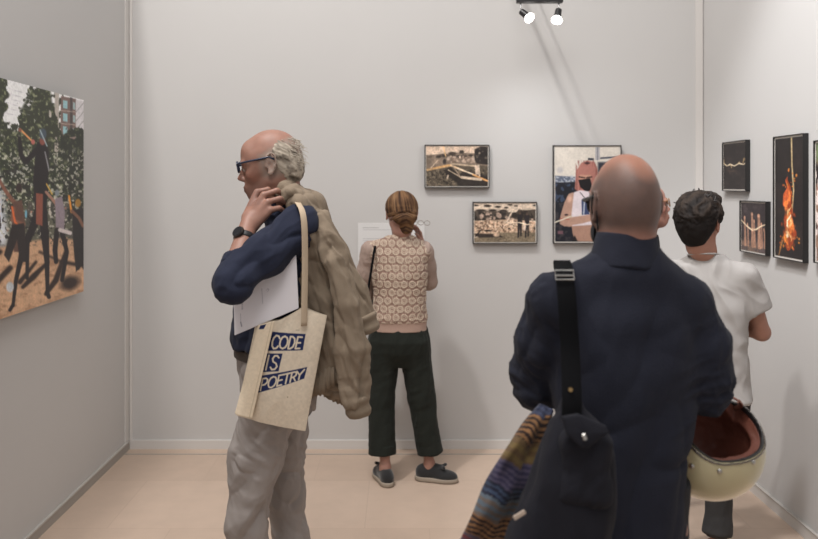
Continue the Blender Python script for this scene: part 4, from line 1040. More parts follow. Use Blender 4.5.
def tote():
    M['canvas'] = mat('natural canvas', rough=.9, vcol=True, bump=(520, .35, .002), spec=.15)
    Yb = 2.60
    t = thing('tote_bag', P(280, 430, Yb), 'natural canvas tote bag printed CODE IS POETRY hanging from the shoulder', 'bag')
    cv = (214, 200, 180)
    # main body: two faces and closed sides from a grid wrapped into a slim pouch
    tl, tr, br, bl = P(256, 322, Yb), P(327, 315.5, Yb+.01), P(305.5, 431, Yb), P(236, 415, Yb)
    nu, nv = 200, 230
    p, f, gu, gv = grid(tl, tr, br, bl, nu, nv)
    n = V3(-.03, -1, 0)
    bulge = .030*np.sin(np.pi*gu)**.7*(.35+.65*np.sin(np.pi*np.clip(gv, 0, 1)*.9))+.004*(fbm(np.stack([gu*5, gv*4, 0*gu], 1), 2, 3)-.5)*2
    lift = .036*np.clip(1-np.abs(gu-.66)/.34, 0, 1)**1.2*(1-gv)**2; p = p+np.outer(lift, V3(0, 0, 1))
    bulge += .004*(ridge(np.stack([gu*6+gv*2, gv*2, 0*gu], 1), 7, 1)-.5)*np.sin(np.pi*gu)
    sag = -.020*np.exp(-((gu-.28)/.25)**2)*(1-gv)**3
    front = p+np.outer(bulge, n)*1.0+np.outer(sag*0, V3(0, 0, 1)); back = p-np.outer(bulge*.8+.006*(np.sin(np.pi*gu) > 0.01), n)
    X = 400+p[:, 0]*800/p[:, 1]; Y = 185-(p[:, 2]-EYE)*800/p[:, 1]
    pt = Paint(X, Y, cv); nz = fbm(np.stack([X/2, Y/2, 0*X], 1), 3, 2)[:, None]; pt.c *= .95+.1*nz
    bd = (40, 48, 84)
    pt.poly([(272, 330.9), (306.5, 332.9), (303.8, 348.9), (266, 349.4)], bd, .5); pt.poly([(264, 351.8), (283.9, 352), (280, 369.4), (261, 370.6)], bd, .5); pt.poly([(258, 374.8), (307.9, 366), (304.9, 377.4), (254, 392.6)], bd, .5)
    lc = (216, 202, 180)
    lettering(pt, 'CODE', ((274.5, 334.3), (303.6, 336.0), (301.2, 347.0), (272.0, 347.2)), lc, 1.75, ((0, .25), (.27, .54), (.57, .79), (.82, 1)))
    lettering(pt, 'IS', ((268.6, 353.8), (281.6, 354.2), (278.6, 367.6), (265.4, 368.2)), lc, 1.75, ((.02, .25), (.42, .98)))
    lettering(pt, 'POETRY', ((263.2, 377.2), (305.2, 368.4), (303.2, 377.0), (261.0, 388.8)), lc, 1.6, ((0, .17), (.185, .375), (.395, .535), (.53, .70), (.70, .845), (.83, 1)))
    pt.line([(297, 329), (300, 329)], .6, (150, 140, 120), .5); pt.ell(289, 395, .8, .8, (150, 136, 112), .5)
    c = lin(np.clip(pt.c, 0, 255)); N = len(front)
    f = f if np.dot(np.cross(front[f[0, 1]]-front[f[0, 0]], front[f[0, 2]]-front[f[0, 0]]), n) > 0 else f[:, ::-1]
    rim = [(nu+1)*r+nu for r in range(nv+1)]+[(nu+1)*nv+k for k in range(nu-1, -1, -1)]+[(nu+1)*r for r in range(nv-1, -1, -1)]
    rq = np.array([[rim[i], rim[i+1], rim[i+1]+N, rim[i]+N] for i in range(len(rim)-1)])
    mesh_obj('bag_body', np.concatenate([front, back]), np.concatenate([f, f[:, ::-1]+N, rq]), M['canvas'], t, np.concatenate([c, np.zeros((N, 3))+lin(cv)]))
    # folded-over side of the bag hanging in front of the printed face
    Yg = Yb-.045
    q = [P(258, 325, Yg+.012), P(274.5, 321, Yg), P(252, 418, Yg+.004), P(234.8, 413.5, Yg+.012)]
    p, f, gu, gv = grid(*q, 40, 160); nn = V3(-.1, -1, 0); off = .007*np.sin(np.pi*gu)+.003*(fbm(np.stack([gu*2, gv*6, 0*gu], 1), 2, 9)-.5)
    fr = p+np.outer(off, nn); bk = p-np.outer(off*0+.0035, nn); N = len(p)
    f = f if np.dot(np.cross(fr[f[0, 1]]-fr[f[0, 0]], fr[f[0, 2]]-fr[f[0, 0]]), nn) > 0 else f[:, ::-1]
    nu, nv = 40, 160; rim = list(range(nu+1))+[(nu+1)*r+nu for r in range(1, nv+1)]+[(nu+1)*nv+k for k in range(nu-1, -1, -1)]+[(nu+1)*r for r in range(nv-1, 0, -1)]
    rq = np.array([[rim[i], rim[(i+1) % len(rim)], rim[(i+1) % len(rim)]+N, rim[i]+N] for i in range(len(rim))])
    pt = Paint(gu*17, gv*95, (224, 208, 184)); pt.c *= .96+.08*fbm(np.stack([gu*9, gv*50, 0*gu], 1), 3, 2)[:, None]; pt.poly([(3, 1), (9.5, 1), (8, 5.5), (2.5, 5)], bd, .5)
    pt.line([(14.5, 0), (14.5, 95)], .5, (188, 170, 142), .5)
    mesh_obj('side_fold', np.concatenate([fr, bk]), np.concatenate([f, f[:, ::-1]+N, rq]), M['canvas'], t, np.concatenate([lin(pt.c), np.zeros((N, 3))+lin(cv)]))
    M['strap_canvas'] = mat('canvas strap', (180, 162, 140), .9, bump=(520, .35, .002), spec=.15)
    # straps over the shoulder
    s1 = curve_pts([P(304, 326, 2.575), P(304.5, 300, 2.575), P(305, 260, 2.575), P(304.5, 228, 2.572), P(302.5, 212, 2.585), P(299, 204.5, 2.625), P(297, 202.5, 2.70), P(297, 208, 2.78)], 6)
    MB().ribbon(s1, V3(1, .5, -.1), .021, .003).build('strap', M['strap_canvas'], t, True)
    s2 = curve_pts([P(262, 328, 2.60), P(272, 300, 2.63), P(290, 262, 2.66), P(300, 240, 2.66)], 6)
    return t
tote()
# ---------------------------------------------------------------- shaven-headed man seen from behind in the foreground
def bald_man():
    Y0 = 1.84; base = V3(.52, Y0, 0)
    man = thing('person', base, 'bald person seen from behind in the foreground, navy jacket, helmet at the right arm', 'person')
    H = Head(P(624, 205.5, 1.855), (-.10, .99), 4, 0, 1.0, .89)
    J = {k: np.asarray(v, float) for k, v in dict(
        SL=P(558, 302, 1.84), EL=V3(.338, 1.95, 1.175), WL=V3(.385, 2.14, 1.17), SR=P(683, 305, 1.84), ER=V3(.704, 1.86, 1.19), WR=V3(.67, 2.04, 1.14),
        HL=V3(.44, 1.85, .88), HR=V3(.575, 1.86, .88), KL=V3(.43, 1.84, .48), KR=V3(.575, 1.88, .48), AL=V3(.42, 1.80, .09), AR=V3(.59, 1.86, .09)).items()}
    nb = P(626, 252, 1.83); org = V3(.520, Y0, 0)
    F = Field(.004)
    add_head(F, H, nb, .054)
    F.loft(org, (-.1, 1), [(.86, 0, 0, .14, .10), (1.0, 0, 0, .13, .10), (1.15, 0, 0, .135, .10), (1.3, 0, 0, .15, .10), (1.40, 0, -.0, .14, .08), (1.45, 0, 0, .08, .06)], .03)
    add_limbs(F, J)
    add_hand(F, J['WL'], (.5, .8, -.2), (0, .2, 1), 1, 30); add_hand(F, J['WR'], (-.35, .75, -.45), (.5, .3, .8), -1, 35)
    for s in 'LR': add_foot(F, J['A'+s], (-.05, 1) if s == 'L' else (.1, 1))
    def stub(q, bl, p):
        v = fbm(p*55, 2, 6)
        # shaved sides and back; bare crown
        edge = .100+.012*np.sin(q[:, 0]*26+1.0)-.55*np.clip(q[:, 1]+.02, -.03, .1)
        m = np.clip((edge-q[:, 2])/.035, 0, 1)*np.clip((q[:, 2]+.075)/.03, 0, 1)*np.clip((.055-q[:, 1])/.03, 0, 1)
        cr = np.clip((1-((q[:, 0]-.022)/.056)**2-((q[:, 2]-.094)/.056)**2)/.75, 0, 1)*np.clip((.06-q[:, 1])/.05, 0, 1)
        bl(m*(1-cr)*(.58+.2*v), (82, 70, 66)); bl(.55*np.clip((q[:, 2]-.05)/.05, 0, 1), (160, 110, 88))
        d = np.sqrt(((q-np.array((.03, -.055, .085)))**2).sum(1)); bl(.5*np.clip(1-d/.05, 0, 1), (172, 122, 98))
        bl(.35*np.clip((-.055-q[:, 2])/.02, 0, 1)*np.clip((-.02-q[:, 1])/.02, 0, 1), (150, 106, 92))
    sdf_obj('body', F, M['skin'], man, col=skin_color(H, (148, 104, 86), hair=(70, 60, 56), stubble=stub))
    eyes(H, man)
    g = glasses(H, man, M['black'], M['lens'], r=.0030, thick=1.3, w=.046)
    # thin loop of a face mask behind the ear, and the mask itself
    M['mask'] = mat('black face mask cloth', (30, 30, 34), .9)
    K = Field(.004); K.ell(H(0, .055, -.062), H.r(.066, .066, .052), H.R, .01); K.ell(H(0, .050, -.060), H.r(.062, .062, .048), H.R, .0, 'sub'); K.plane(H(0, .04, 0), H.R@V3(0, -1, -.1))
    mk = sdf_obj('face_mask', K, M['mask'], man)
    MB().tube(curve_pts([H(-.055, .062, -.035), H(-.078, .022, -.010), H(-.087, -.012, .024), H(-.088, -.026, .008), H(-.084, -.026, -.025), H(-.072, .0, -.062), H(-.052, .045, -.085)], 6), .0019, 6).build('ear_loop', M['mask'], mk, True)
    MB().tube(curve_pts([H(.055, .062, -.035), H(.078, .022, -.010), H(.087, -.012, .024), H(.088, -.026, .008), H(.084, -.026, -.025), H(.072, .0, -.062), H(.052, .045, -.085)], 6), .0019, 6).build('ear_loop', M['mask'], mk, True)
    # jacket
    M['ink'] = cloth('ink blue moleskin', (35, 37, 48), bump=(330, .45, .003), var=(20, .08), sheen=.03)
    S = Field(.005)
    S.loft(org, (-.1, 1), [(.64, -.022, -.0, .147, .132), (.74, -.020, -.0, .146, .13), (.85, -.018, 0, .146, .132), (1.0, -.014, 0, .145, .130), (1.12, -.006, 0, .154, .132), (1.25, 0, 0, .168, .132), (1.34, 0, .0, .166, .118), (1.41, 0, .0, .125, .095), (1.462, 0, .0, .108, .098), (1.482, 0, .0, .086, .084), (1.505, 0, .0, .060, .062)], .035)
    for s in 'LR':
        a = nb+V3(.040 if s == 'R' else -.040, -.005, -.040); S.cone(a, J['S'+s]+V3(0, 0, .002), .048, .056, .04)
    S.chain([J['SL'], J['SL']*.5+J['EL']*.5+V3(-.008, 0, 0), J['EL']+V3(0, 0, .01)], [.062, .062, .062], .03)
    S.chain([J['EL'], J['EL']*.35+J['WL']*.65], [.066, .052], .02, flat=(0, 1))
    S.chain([J['SR'], J['SR']*.5+J['ER']*.5+V3(.008, 0, 0), J['ER']], [.062, .062, .062], .03)
    S.chain([J['ER'], V3(.69, 1.95, 1.165), J['ER']*.3+J['WR']*.7], [.066, .060, .050], .02, flat=(0, 1))
    S.plane((0, 0, .65), (0, 0, -1))
    def sd(p, n):
        r = np.zeros(len(p)); w = fbm(p*5, 2, 3)[:, None]*.1
        for s in 'LR':
            e = np.exp(-((p-J['E'+s])**2).sum(1)/.016); ax = unit(J['E'+s]-J['S'+s])
            arm = np.clip((np.abs((p-org)@V3(1, .1, 0))-.15)/.04, 0, 1)
            r += .022*e*(ridge(aniso(p+w, ax, 9, 34), 44, 2)-.55)+.006*arm*(ridge(aniso(p+w, V3(.6, 0, -1), 26, 8), 45, 2)-.5)
        return 1.1*r+.012*(fbm(aniso(p, V3(0, 0, 1), 9, 4), 3, 41)-.5)+.009*(ridge(aniso(p+w, V3(.2, 0, 1), 11, 3.5), 42, 2)-.6)
    sdf_obj('jacket', S, M['ink'], man, disp=lambda p, n: sd(p, n)+np.clip((1.42-p[:, 2])/.1, 0, 1)*(.008*crease(aniso(p+fbm(p*3, 2, 5)[:, None]*.08, V3(.25, 0, 1), 8, 1.6), 96)+.007*crease(aniso(p+fbm(p*3, 2, 5)[:, None]*.08, V3(1, 0, .35), 9, 2.5), 97)))
    Cl = Field(.004)
    Cl.cone(nb+V3(-.004, -.004, -.034), nb+V3(.002, .000, .042), .084, .067, 0, flat=(1, 1)); Cl.cone(nb+V3(.002, 0, -.04), nb+V3(.003, .0, .09), .073, .045, .003, 'sub')
    Cl.plane(nb+V3(0, .055, 0), (0, 1, -.5))
    sdf_obj('collar', Cl, M['ink'], man, disp=lambda p, n: .003*(fbm(p*28, 2, 7)-.5))
    M['dark_jeans'] = cloth('dark trousers', (38, 38, 42))
    T = Field(.006)
    T.loft(org, (-.1, 1), [(.74, -.015, 0, .132, .105), (.85, -.01, 0, .135, .11), (.98, 0, 0, .140, .105)], .03)
    for s in 'LR': T.chain([J['H'+s]+V3(0, 0, -.04), J['K'+s], J['A'+s]+V3(0, 0, -.03)], [.080, .072, .070], .03, flat=(0, 1))
    sdf_obj('trousers', T, M['dark_jeans'], man, disp=lambda p, n: .012*(ridge(aniso(p, V3(.3, 0, 1), 12, 4), 5)-.5))
    M['black_leather'] = mat('black leather', (30, 28, 28), .4)
    for s in 'LR': shoes('shoe', J['A'+s], (-.05, 1) if s == 'L' else (.1, 1), man, M['black_leather'], M['dark_sole'], 1.1)
    return man, J, H
BM, BJ, BH = bald_man()

# ---- messenger bag behind the left hip
def shoulder_bag():
    M['bag_cloth'] = cloth('charcoal nylon', (29, 29, 36), bump=(380, .3, .002), rough=.8, sheen=.02)
    M['webbing'] = mat('black webbing', (14, 14, 16), .95, spec=.1); M['steel'] = mat('brushed steel', (190, 188, 184), .3, 1.0)
    Yb = 1.60
    t = thing('shoulder_bag', P(565, 600, Yb), 'charcoal messenger bag with buckled strap worn on the back of the bald person', 'bag')
    F = Field(.004)
    st = []
    for (y, x0, x1, d) in ((395, 563, 577, .012), (412, 558, 583, .020), (428, 548, 604, .034), (450, 540, 612, .046), (480, 530, 615, .054), (515, 516, 613, .060), (545, 505, 608, .062), (580, 500, 603, .058), (600, 506, 596, .04)):
        z = EYE-(y-185)*Yb/800; xa = (x0-400)*Yb/800; xb = (x1-400)*Yb/800; st.append((z, (xa+xb)/2, 0, (xb-xa)/2, d))
    F.loft(V3(0, Yb, 0), (0, 1), st, .02, n=2.8)
    def bd(p, n):
        w = fbm(p*6, 2, 3)[:, None]*.1
        return .012*(ridge(aniso(p+w, V3(-.25, 0, 1), 16, 3), 51, 2)-.6)+.007*(fbm(p*16, 2, 52)-.5)
    sdf_obj('bag_body', F, M['bag_cloth'], t, disp=bd)
    Yf = Yb-.058
    G = Field(.003); cpt = P(585, 470, Yf+.005)
    G.box(cpt+V3(.002, .010, 0), (.047, .020, .072), frame_of((.12, 1), 0, 4), .018)
    pk = sdf_obj('pocket', G, M['bag_cloth'], t, disp=lambda p, n: .018*(fbm(p*20, 2, 8)-.5)+.010*(ridge(aniso(p, V3(.4, 0, 1), 34, 14), 5)-.5))
    # pocket flap: a five-sided cloth panel with a snap
    def curved(poly, name, thick, m, par, amp=.006):
        c = np.mean(poly, 0); G2 = MB(); n_ = 8; rings = []
        P2 = []; 
        for k in range(len(poly)):
            a, b = np.asarray(poly[k]), np.asarray(poly[(k+1) % len(poly)])
            for i in range(6): P2.append(a+(b-a)*i/6)
        out = []; m_ = len(P2)
        for r in np.linspace(1, 0.0, n_):
            for q in P2: out.append(c+(q-c)*max(r, .001)+V3(0, -amp*(1-r*r), 0))
        N = len(out); back = [q+V3(0, thick, 0) for q in out]; f = []
        for i in range(n_-1):
            for k in range(m_):
                l = (k+1) % m_; f.append([i*m_+k, i*m_+l, (i+1)*m_+l, (i+1)*m_+k]); f.append([N+i*m_+l, N+i*m_+k, N+(i+1)*m_+k, N+(i+1)*m_+l])
        for k in range(m_): l = (k+1) % m_; f.append([k, N+k, N+l, l])
        G2.add((out+back, f)); return G2.build(name, m, par, True)
    Y2 = Yf-.020
    fl = curved([P(562, 417, Y2+.012), P(578, 414, Y2+.006), P(606, 426, Y2+.004), P(609, 433, Y2), P(588, 448, Y2-.004), P(581, 448, Y2-.004), P(566, 434, Y2+.004)], 'pocket_flap', .006, M['bag_cloth'], t)
    c = P(584.5, 437, Y2-.013); MB().box(c, (.0035, .002, .0065), frame_of((0, 1), 0, -20), .0012).build('snap', M['steel'], fl)
    c = P(519.5, 515, Yb-.062); MB().box(c, (.013, .0015, .0048), frame_of((-.15, 1), 0, -28), .0012).build('label_tag', mat('beige label', (190, 172, 156), .7), t)
    # strap with buckle
    Ys = 1.70
    pts = curve_pts([P(570, 418, 1.585), P(570.5, 395, 1.60), P(569, 350, 1.655), P(566, 302, 1.683), P(564, 280, 1.715), P(562.5, 268.5, 1.765), P(562, 263.5, 1.83), P(562, 270, 1.90), P(566, 290, 1.955), P(566, 330, 1.985)], 6)
    pts = [q+V3(0, -.012, 0) if q[1] < 1.8 else q+V3(0, 0, .006) for q in pts]
    sp = MB().ribbon(pts, V3(1, 0, 0), .039, .0035).build('strap', M['webbing'], t, True)
    q = [P(571.5, 410, 1.575), P(571, 360, 1.645)]
    c = P(564, 276, 1.70); R = frame_of((0.0, 1), 28, 0); w2, h2 = .0195, .0105
    MB().tube([c+R@V3(a, -.006, b) for a, b in ((-w2, -h2), (w2, -h2), (w2, h2), (-w2, h2))], .0019, 8, closed=True).build('buckle', M['steel'], sp)
    MB().tube([c+R@V3(-w2, -.006, -.001), c+R@V3(w2, -.006, -.001)], .0018, 8).build('buckle_bar', M['steel'], sp)
    MB().disc(P(570.3, 389.5, 1.588), (0, -1, .1), .0042, .003).build('rivet', mat('brass rivet', (170, 140, 96), .35, .9), sp)
    return t
shoulder_bag()

# ---- striped woven scarf hanging beside the bag
def scarf():
    M['woven'] = mat('striped woven wool', rough=.95, vcol=True, bump=(420, .5, .003), sheen=.2, spec=.15)
    t_lab = 'striped multicoloured woven scarf hanging from under the left elbow, beside the charcoal bag'
    ctr = [P(546, 408, 1.74), P(534, 432, 1.72), P(519, 462, 1.71), P(503, 497, 1.71), P(490, 532, 1.71), P(478, 566, 1.71), P(470, 600, 1.71)]
    wd = [.034, .062, .084, .098, .108, .112, .112]
    cp = np.array(curve_pts(ctr, 26)); ws = np.interp(np.linspace(0, 6, len(cp)), range(7), wd)
    nA = 96; m = len(cp); T = np.gradient(cp, axis=0); T /= np.linalg.norm(T, axis=1)[:, None]
    out = np.zeros((m, nA, 3)); U = np.zeros((m, nA)); Vv = np.zeros((m, nA)); L = np.concatenate([[0], np.cumsum(np.linalg.norm(np.diff(cp, axis=0), axis=1))])
    for i in range(m):
        wv = unit(V3(1, .12, 0)-T[i]*np.dot(V3(1, .12, 0), T[i])); nv = np.cross(T[i], wv)
        for k in range(nA):
            a = 2*math.pi*k/nA; ca, sa = math.cos(a), math.sin(a)
            fold = 1+.16*math.sin(3*a+L[i]*4)+.09*math.sin(7*a+1+L[i]*9)
            out[i, k] = cp[i]+wv*ca*ws[i]/2+nv*sa*.022*fold+nv*.005*math.sin(L[i]*40+ca*3); U[i, k] = (ca+1)/2*1.0; Vv[i, k] = L[i]
    p = out.reshape(-1, 3); u = U.ravel(); v = Vv.ravel()
    idx = np.arange(m*nA).reshape(m, nA); f = np.stack([idx[:-1], np.roll(idx, -1, 1)[:-1], np.roll(idx, -1, 1)[1:], idx[1:]], -1).reshape(-1, 4)
    # stripes across the cloth, offset between woven panels
    pan = (u > .56).astype(float)
    s = v*100+pan*1.3+.35*np.sin(u*9)+(fbm(p*40, 2, 3)-.5)*.9
    tot = L[-1]*100
    segs = [(0, 3.0, (66, 72, 96), (48, 52, 72), 1.4), (3.0, 8.6, (46, 34, 32), (146, 106, 72), 1.2), (8.6, 13.6, (132, 110, 70), (116, 92, 64), 2.2), (13.6, 18.6, (62, 58, 84), (92, 84, 108), 1.1), (18.6, 21.5, (70, 84, 110), (44, 46, 64), 1.2), (21.5, 26.0, (118, 104, 96), (104, 116, 128), 1.5), (26.0, 30.5, (52, 38, 34), (150, 106, 70), 1.05), (30.5, 35, (120, 56, 60), (92, 80, 92), 1.5), (35, 60, (70, 60, 74), (150, 104, 70), 1.6)]
    c = np.zeros((len(p), 3))
    for (a, b, c1, c2, per) in segs:
        mk_ = (s >= a) & (s < b); st_ = np.clip((np.sin((s-a)*2*math.pi/per)+.15)/.35, 0, 1)[:, None]; cc = np.array(c1)*(1-st_)+np.array(c2)*st_; c[mk_] = cc[mk_]
    c[s < 0] = (66, 72, 96); c *= .70+.25*fbm(p*70, 2, 9)[:, None]
    n0 = len(p); p = np.concatenate([p, cp[:1], cp[-1:]]); c = np.concatenate([c, c[:1], c[-1:]])
    f = f.tolist()+[[n0, (k+1) % nA, k] for k in range(nA)]+[[n0+1, (m-1)*nA+k, (m-1)*nA+(k+1) % nA] for k in range(nA)]
    o = mesh_obj('scarf', p, f, M['woven'], None, lin(np.clip(c, 0, 255)), True, ctr[-1]); tag(o, t_lab, 'scarf')
scarf()

# ---- cream open-face helmet, crown down
def helmet():
    M['cream'] = mat('cream gloss shell', (196, 186, 150), .28, coat=.3, var=(5, .02)); M['liner'] = mat('brown leather liner', (122, 72, 58), .55, bump=(90, .3, .004), var=(20, .12)); M['rubber'] = mat('chromed edge trim', (120, 112, 108), .25, .8)
    M['helmet_trim'] = mat('black edge trim', (34, 30, 30), .4)
    C0 = P(706.5, 444, 1.93); R0 = .127
    t = thing('helmet', C0-V3(0, 0, R0), 'cream open-face motorcycle helmet with brown lining hanging upside down from the arm', 'helmet')
    fw = unit(V3(.36, -.93, 0)); r = V3(-fw[1], fw[0], 0); tilt = math.radians(-9)
    up = V3(0, 0, 1)*math.cos(tilt)+r*math.sin(tilt); r = r*math.cos(tilt)-V3(0, 0, 1)*math.sin(tilt)
    R = np.stack([r, fw, up], 1)
    def loc(x, y, z):
        dx, dy, dz = x-C0[0], y-C0[1], z-C0[2]
        return [dx*R[0, i]+dy*R[1, i]+dz*R[2, i] for i in range(3)]
    # cut function: negative where the shell is open.  face opening: forward and above the brow edge; neck opening above
    def opening(x, y, z):
        a, b, c = loc(x, y, z)
        brow = .008+.9*a*a
        k = .05
        def smax(u, v): h = np.maximum(k-np.abs(u-v), 0)/k; return np.maximum(u, v)+h*h*k*.25
        face = np.maximum(smax(smax(-(c-brow), a-.098), -.098-a), -(b+.002))
        neck = -(c-.078)
        return np.minimum(face, neck)
    def sph(rad, sy=1.06):
        def fn(x, y, z):
            a, b, c = loc(x, y, z); return np.sqrt(a*a+(b/sy)**2+(c*.99)**2+1e-9)-rad
        return fn
    lo, hi = C0-.15, C0+.15
    F = Field(.003)
    F.func(lo, hi, lambda x, y, z: np.maximum(np.maximum(sph(R0)(x, y, z), -sph(R0-.006)(x, y, z)), -opening(x, y, z)), 0)
    sdf_obj('shell', F, M['cream'], t)
    G = Field(.003)
    G.func(lo, hi, lambda x, y, z: np.maximum(np.maximum(sph(R0-.006)(x, y, z), -sph(R0-.030)(x, y, z)), -opening(x, y, z)+.001), 0)
    sdf_obj('liner', G, M['liner'], t, disp=lambda p, n: .006*(fbm(p*34, 2, 3)-.5)+.003*(ridge(p*30, 6)-.5), sm=2)
    T = Field(.0025)
    T.func(lo, hi, lambda x, y, z: np.sqrt(np.maximum(np.abs(sph(R0-.004)(x, y, z))-.0035, 0)**2+opening(x, y, z)**2)-.0020, 0)
    sdf_obj('edge_trim', T, M['helmet_trim'], t, sm=1)
    T = Field(.0025)
    T.func(lo, hi, lambda x, y, z: np.sqrt((sph(R0+.001)(x, y, z))**2+(opening(x, y, z)-.0052)**2)-.0026, 0)
    sdf_obj('chrome_trim', T, M['rubber'], t, sm=1)
    for (px, py) in ((719.5, 471), (753, 462), (692, 466)):
        d = unit(P(px, py, 1.0)-V3(0, 0, EYE)); ts = np.linspace(1.6, 2.1, 2500); q = V3(0, 0, EYE)+ts[:, None]*d
        v = sph(R0)(q[:, 0], q[:, 1], q[:, 2]); hit = np.where(v < 0)[0]
        if not len(hit): continue
        s = q[hit[0]]; n = unit(s-C0)
        MB().tube([s-n*.002, s+n*.0028, s+n*.0042], [.0058, .0056, .003], 16).build('snap', M['steel'], t, True)
    s = C0+R@(unit(V3(1, .12, .02))*R0*1.0); n = unit(s-C0); MB().tube([s-n*.002, s+n*.0032, s+n*.0046], [.0058, .0056, .003], 16).build('snap', M['steel'], t, True)
    # chin strap looped up over the forearm
    MB().ribbon(curve_pts([C0+R@V3(.100, .0, .066), C0+V3(.082, .0, .100), C0+V3(.055, .02, .112), C0+V3(.02, .03, .10)], 6), V3(.1, 1, 0), .022, .004).build('chin_strap', M['liner'], t, True)
helmet()
# ---------------------------------------------------------------- woman reading at the back wall
def lace_color(p):
    """cream crochet medallions over a dusty rose ground, laid out on the garment"""
    x = p[:, 0]/.045; z = p[:, 2]/.045
    row = np.floor(z); xx = x+.5*(row % 2); fx_ = xx-np.floor(xx)-.5; fz = z-row-.5
    d = np.hypot(fx_, fz); a = np.arctan2(fz, fx_)
    m = np.clip((np.abs(d-.36+.02*np.cos(a*8))*-1+.085)/.04, 0, 1); m = np.maximum(m, np.clip((.06-np.abs(d-.17))/.035, 0, 1)); m = np.maximum(m, np.clip((.05-d)/.03, 0, 1)*.6)
    m = np.maximum(m, np.clip((np.cos(a*8)-.35)/.4, 0, 1)*(d > .2)*(d < .34)*.7)
    g = vnoise(np.stack([p[:, 0]*240, 0*x, p[:, 2]*240], 1), 3); m = np.maximum(m, np.clip((g-.62)/.12, 0, 1)*(d > .42)*.8)
    return m
def woman():
    Y0 = 4.50; base = V3(.0, Y0, 0)
    w = thing('person', base, 'person with brown hair in a rose lace top and dark trousers reading the wall text', 'person')
    H = Head(P(401.3, 213, 4.5), (-.12, 1), 10, 0, 1.0)
    J = {k: np.asarray(v, float) for k, v in dict(
        SL=V3(-.168, 4.50, 1.285), EL=V3(-.215, 4.56, 1.03), WL=V3(-.10, 4.76, 1.02), SR=V3(.138, 4.50, 1.282), ER=V3(.165, 4.60, 1.098), WR=V3(.125, 4.64, 1.300),
        HL=V3(-.085, 4.5, .80), HR=V3(.065, 4.5, .80), KL=V3(-.095, 4.48, .45), KR=V3(.12, 4.50, .45), AL=V3(-.082, 4.43, .085), AR=V3(.165, 4.47, .085)).items()}
    nb = V3(.010, 4.49, 1.375); org = V3(-.008, Y0, 0)
    F = Field(.0045)
    add_head(F, H, nb, .046)
    F.loft(org, (0, 1), [(.78, 0, 0, .14, .095), (.9, 0, 0, .13, .09), (1.02, 0, 0, .115, .08), (1.15, 0, 0, .128, .09), (1.24, 0, 0, .13, .075), (1.31, 0, 0, .07, .05)], .03)
    add_limbs(F, J, arm=(.038, .032, .022), leg=(.06, .036, .027))
    add_hand(F, J['WL'], (.8, .4, .1), (0, -.3, 1), 1, 25, .88); add_hand(F, J['WR'], (-.22, -.12, 1), (.55, .2, .2), -1, 34, .88)
    add_foot(F, J['AL'], (-.30, .95), .72); add_foot(F, J['AR'], (.95, -.22), .72)
    sdf_obj('body', F, M['skin'], w, col=skin_color(H, (164, 120, 102), hair=(80, 60, 46)))
    eyes(H, w)
    # hair gathered into a low knot
    G = Field(.0035)
    G.ell(H(0, -.022, .024), H.r(.092, .106, .098), H.R, .01); G.ell(H(.010, -.085, -.030), H.r(.070, .042, .055), H.R, .02); G.ell(H(.020, -.062, -.085), H.r(.040, .034, .042), H.R, .012)
    G.ell(H(0, .13, -.02), H.r(.085, .085, .110), H.R, .02, 'sub'); 
    for sx in (-1, 1): G.ell(H(sx*.095, .02, -.055), H.r(.035, .05, .055), H.R, .02, 'sub')
    kn = H(.012, -.08, -.04)
    def flow(q):
        # strands run from the crown down and sweep to the knot
        v = np.stack([q[:, 0]*-.2, -.25+0*q[:, 0], -1+0*q[:, 0]], 1); return v
    def rr(p):
        q = H.local(p); ang = np.arctan2(q[:, 0]+.0, -(q[:, 1])+.001); rad = np.sqrt(q[:, 0]**2+q[:, 1]**2)
        band = (q[:, 2] < -.010)
        s1 = np.stack([ang*9+q[:, 2]*10, rad*0, q[:, 2]*9], 1)
        s2 = np.stack([(q[:, 2]+.35*np.abs(q[:, 0]-.01))*120, q[:, 0]*12, 0*ang], 1)
        return np.where(band, ridge(s2, 5, 2), ridge(s1, 6, 2)), q
    def hd(p, n): r, q = rr(p); groove = np.exp(-((q[:, 2]+.012+.25*np.abs(q[:, 0]-.02))/.006)**2); return .006*(r-.6)-.006*groove
    def hc(p, n):
        r, q = rr(p); k = np.clip((r-.4)/.45, 0, 1)[:, None]; c = np.array((58, 40, 30))*(1-k)+np.array((116, 86, 60))*k
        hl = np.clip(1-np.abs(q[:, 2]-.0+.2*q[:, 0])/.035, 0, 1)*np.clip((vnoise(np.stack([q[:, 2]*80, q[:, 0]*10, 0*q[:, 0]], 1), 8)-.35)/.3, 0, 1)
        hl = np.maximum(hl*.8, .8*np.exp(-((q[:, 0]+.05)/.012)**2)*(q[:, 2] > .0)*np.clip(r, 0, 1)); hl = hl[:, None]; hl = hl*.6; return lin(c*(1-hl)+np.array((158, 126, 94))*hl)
    sdf_obj('hair', G, M['hair'], w, disp=hd, col=hc)
    # top: plain sleeves, lace back
    M['lace'] = mat('lace knit', rough=.9, vcol=True, bump=(500, .4, .003), spec=.15, sheen=.1); M['rose'] = cloth('dusty rose knit', (156, 137, 127), bump=(480, .3, .003))
    S = Field(.0035)
    S.loft(org, (0, 1), [(.83, 0.0, 0, .158, .118), (.87, 0.0, 0, .156, .116), (.905, 0.0, 0, .160, .120), (.98, 0.004, 0, .148, .112), (1.05, 0.008, 0, .146, .108), (1.15, 0.006, 0, .156, .112), (1.26, 0.004, -.0, .152, .100), (1.33, .01, 0, .098, .072), (1.378, .016, 0, .054, .055)], .03)
    for s in 'LR': S.cone(nb+V3(-.035 if s == 'L' else .035, 0, -.045), J['S'+s]+V3(0, 0, .0), .035, .046, .04)
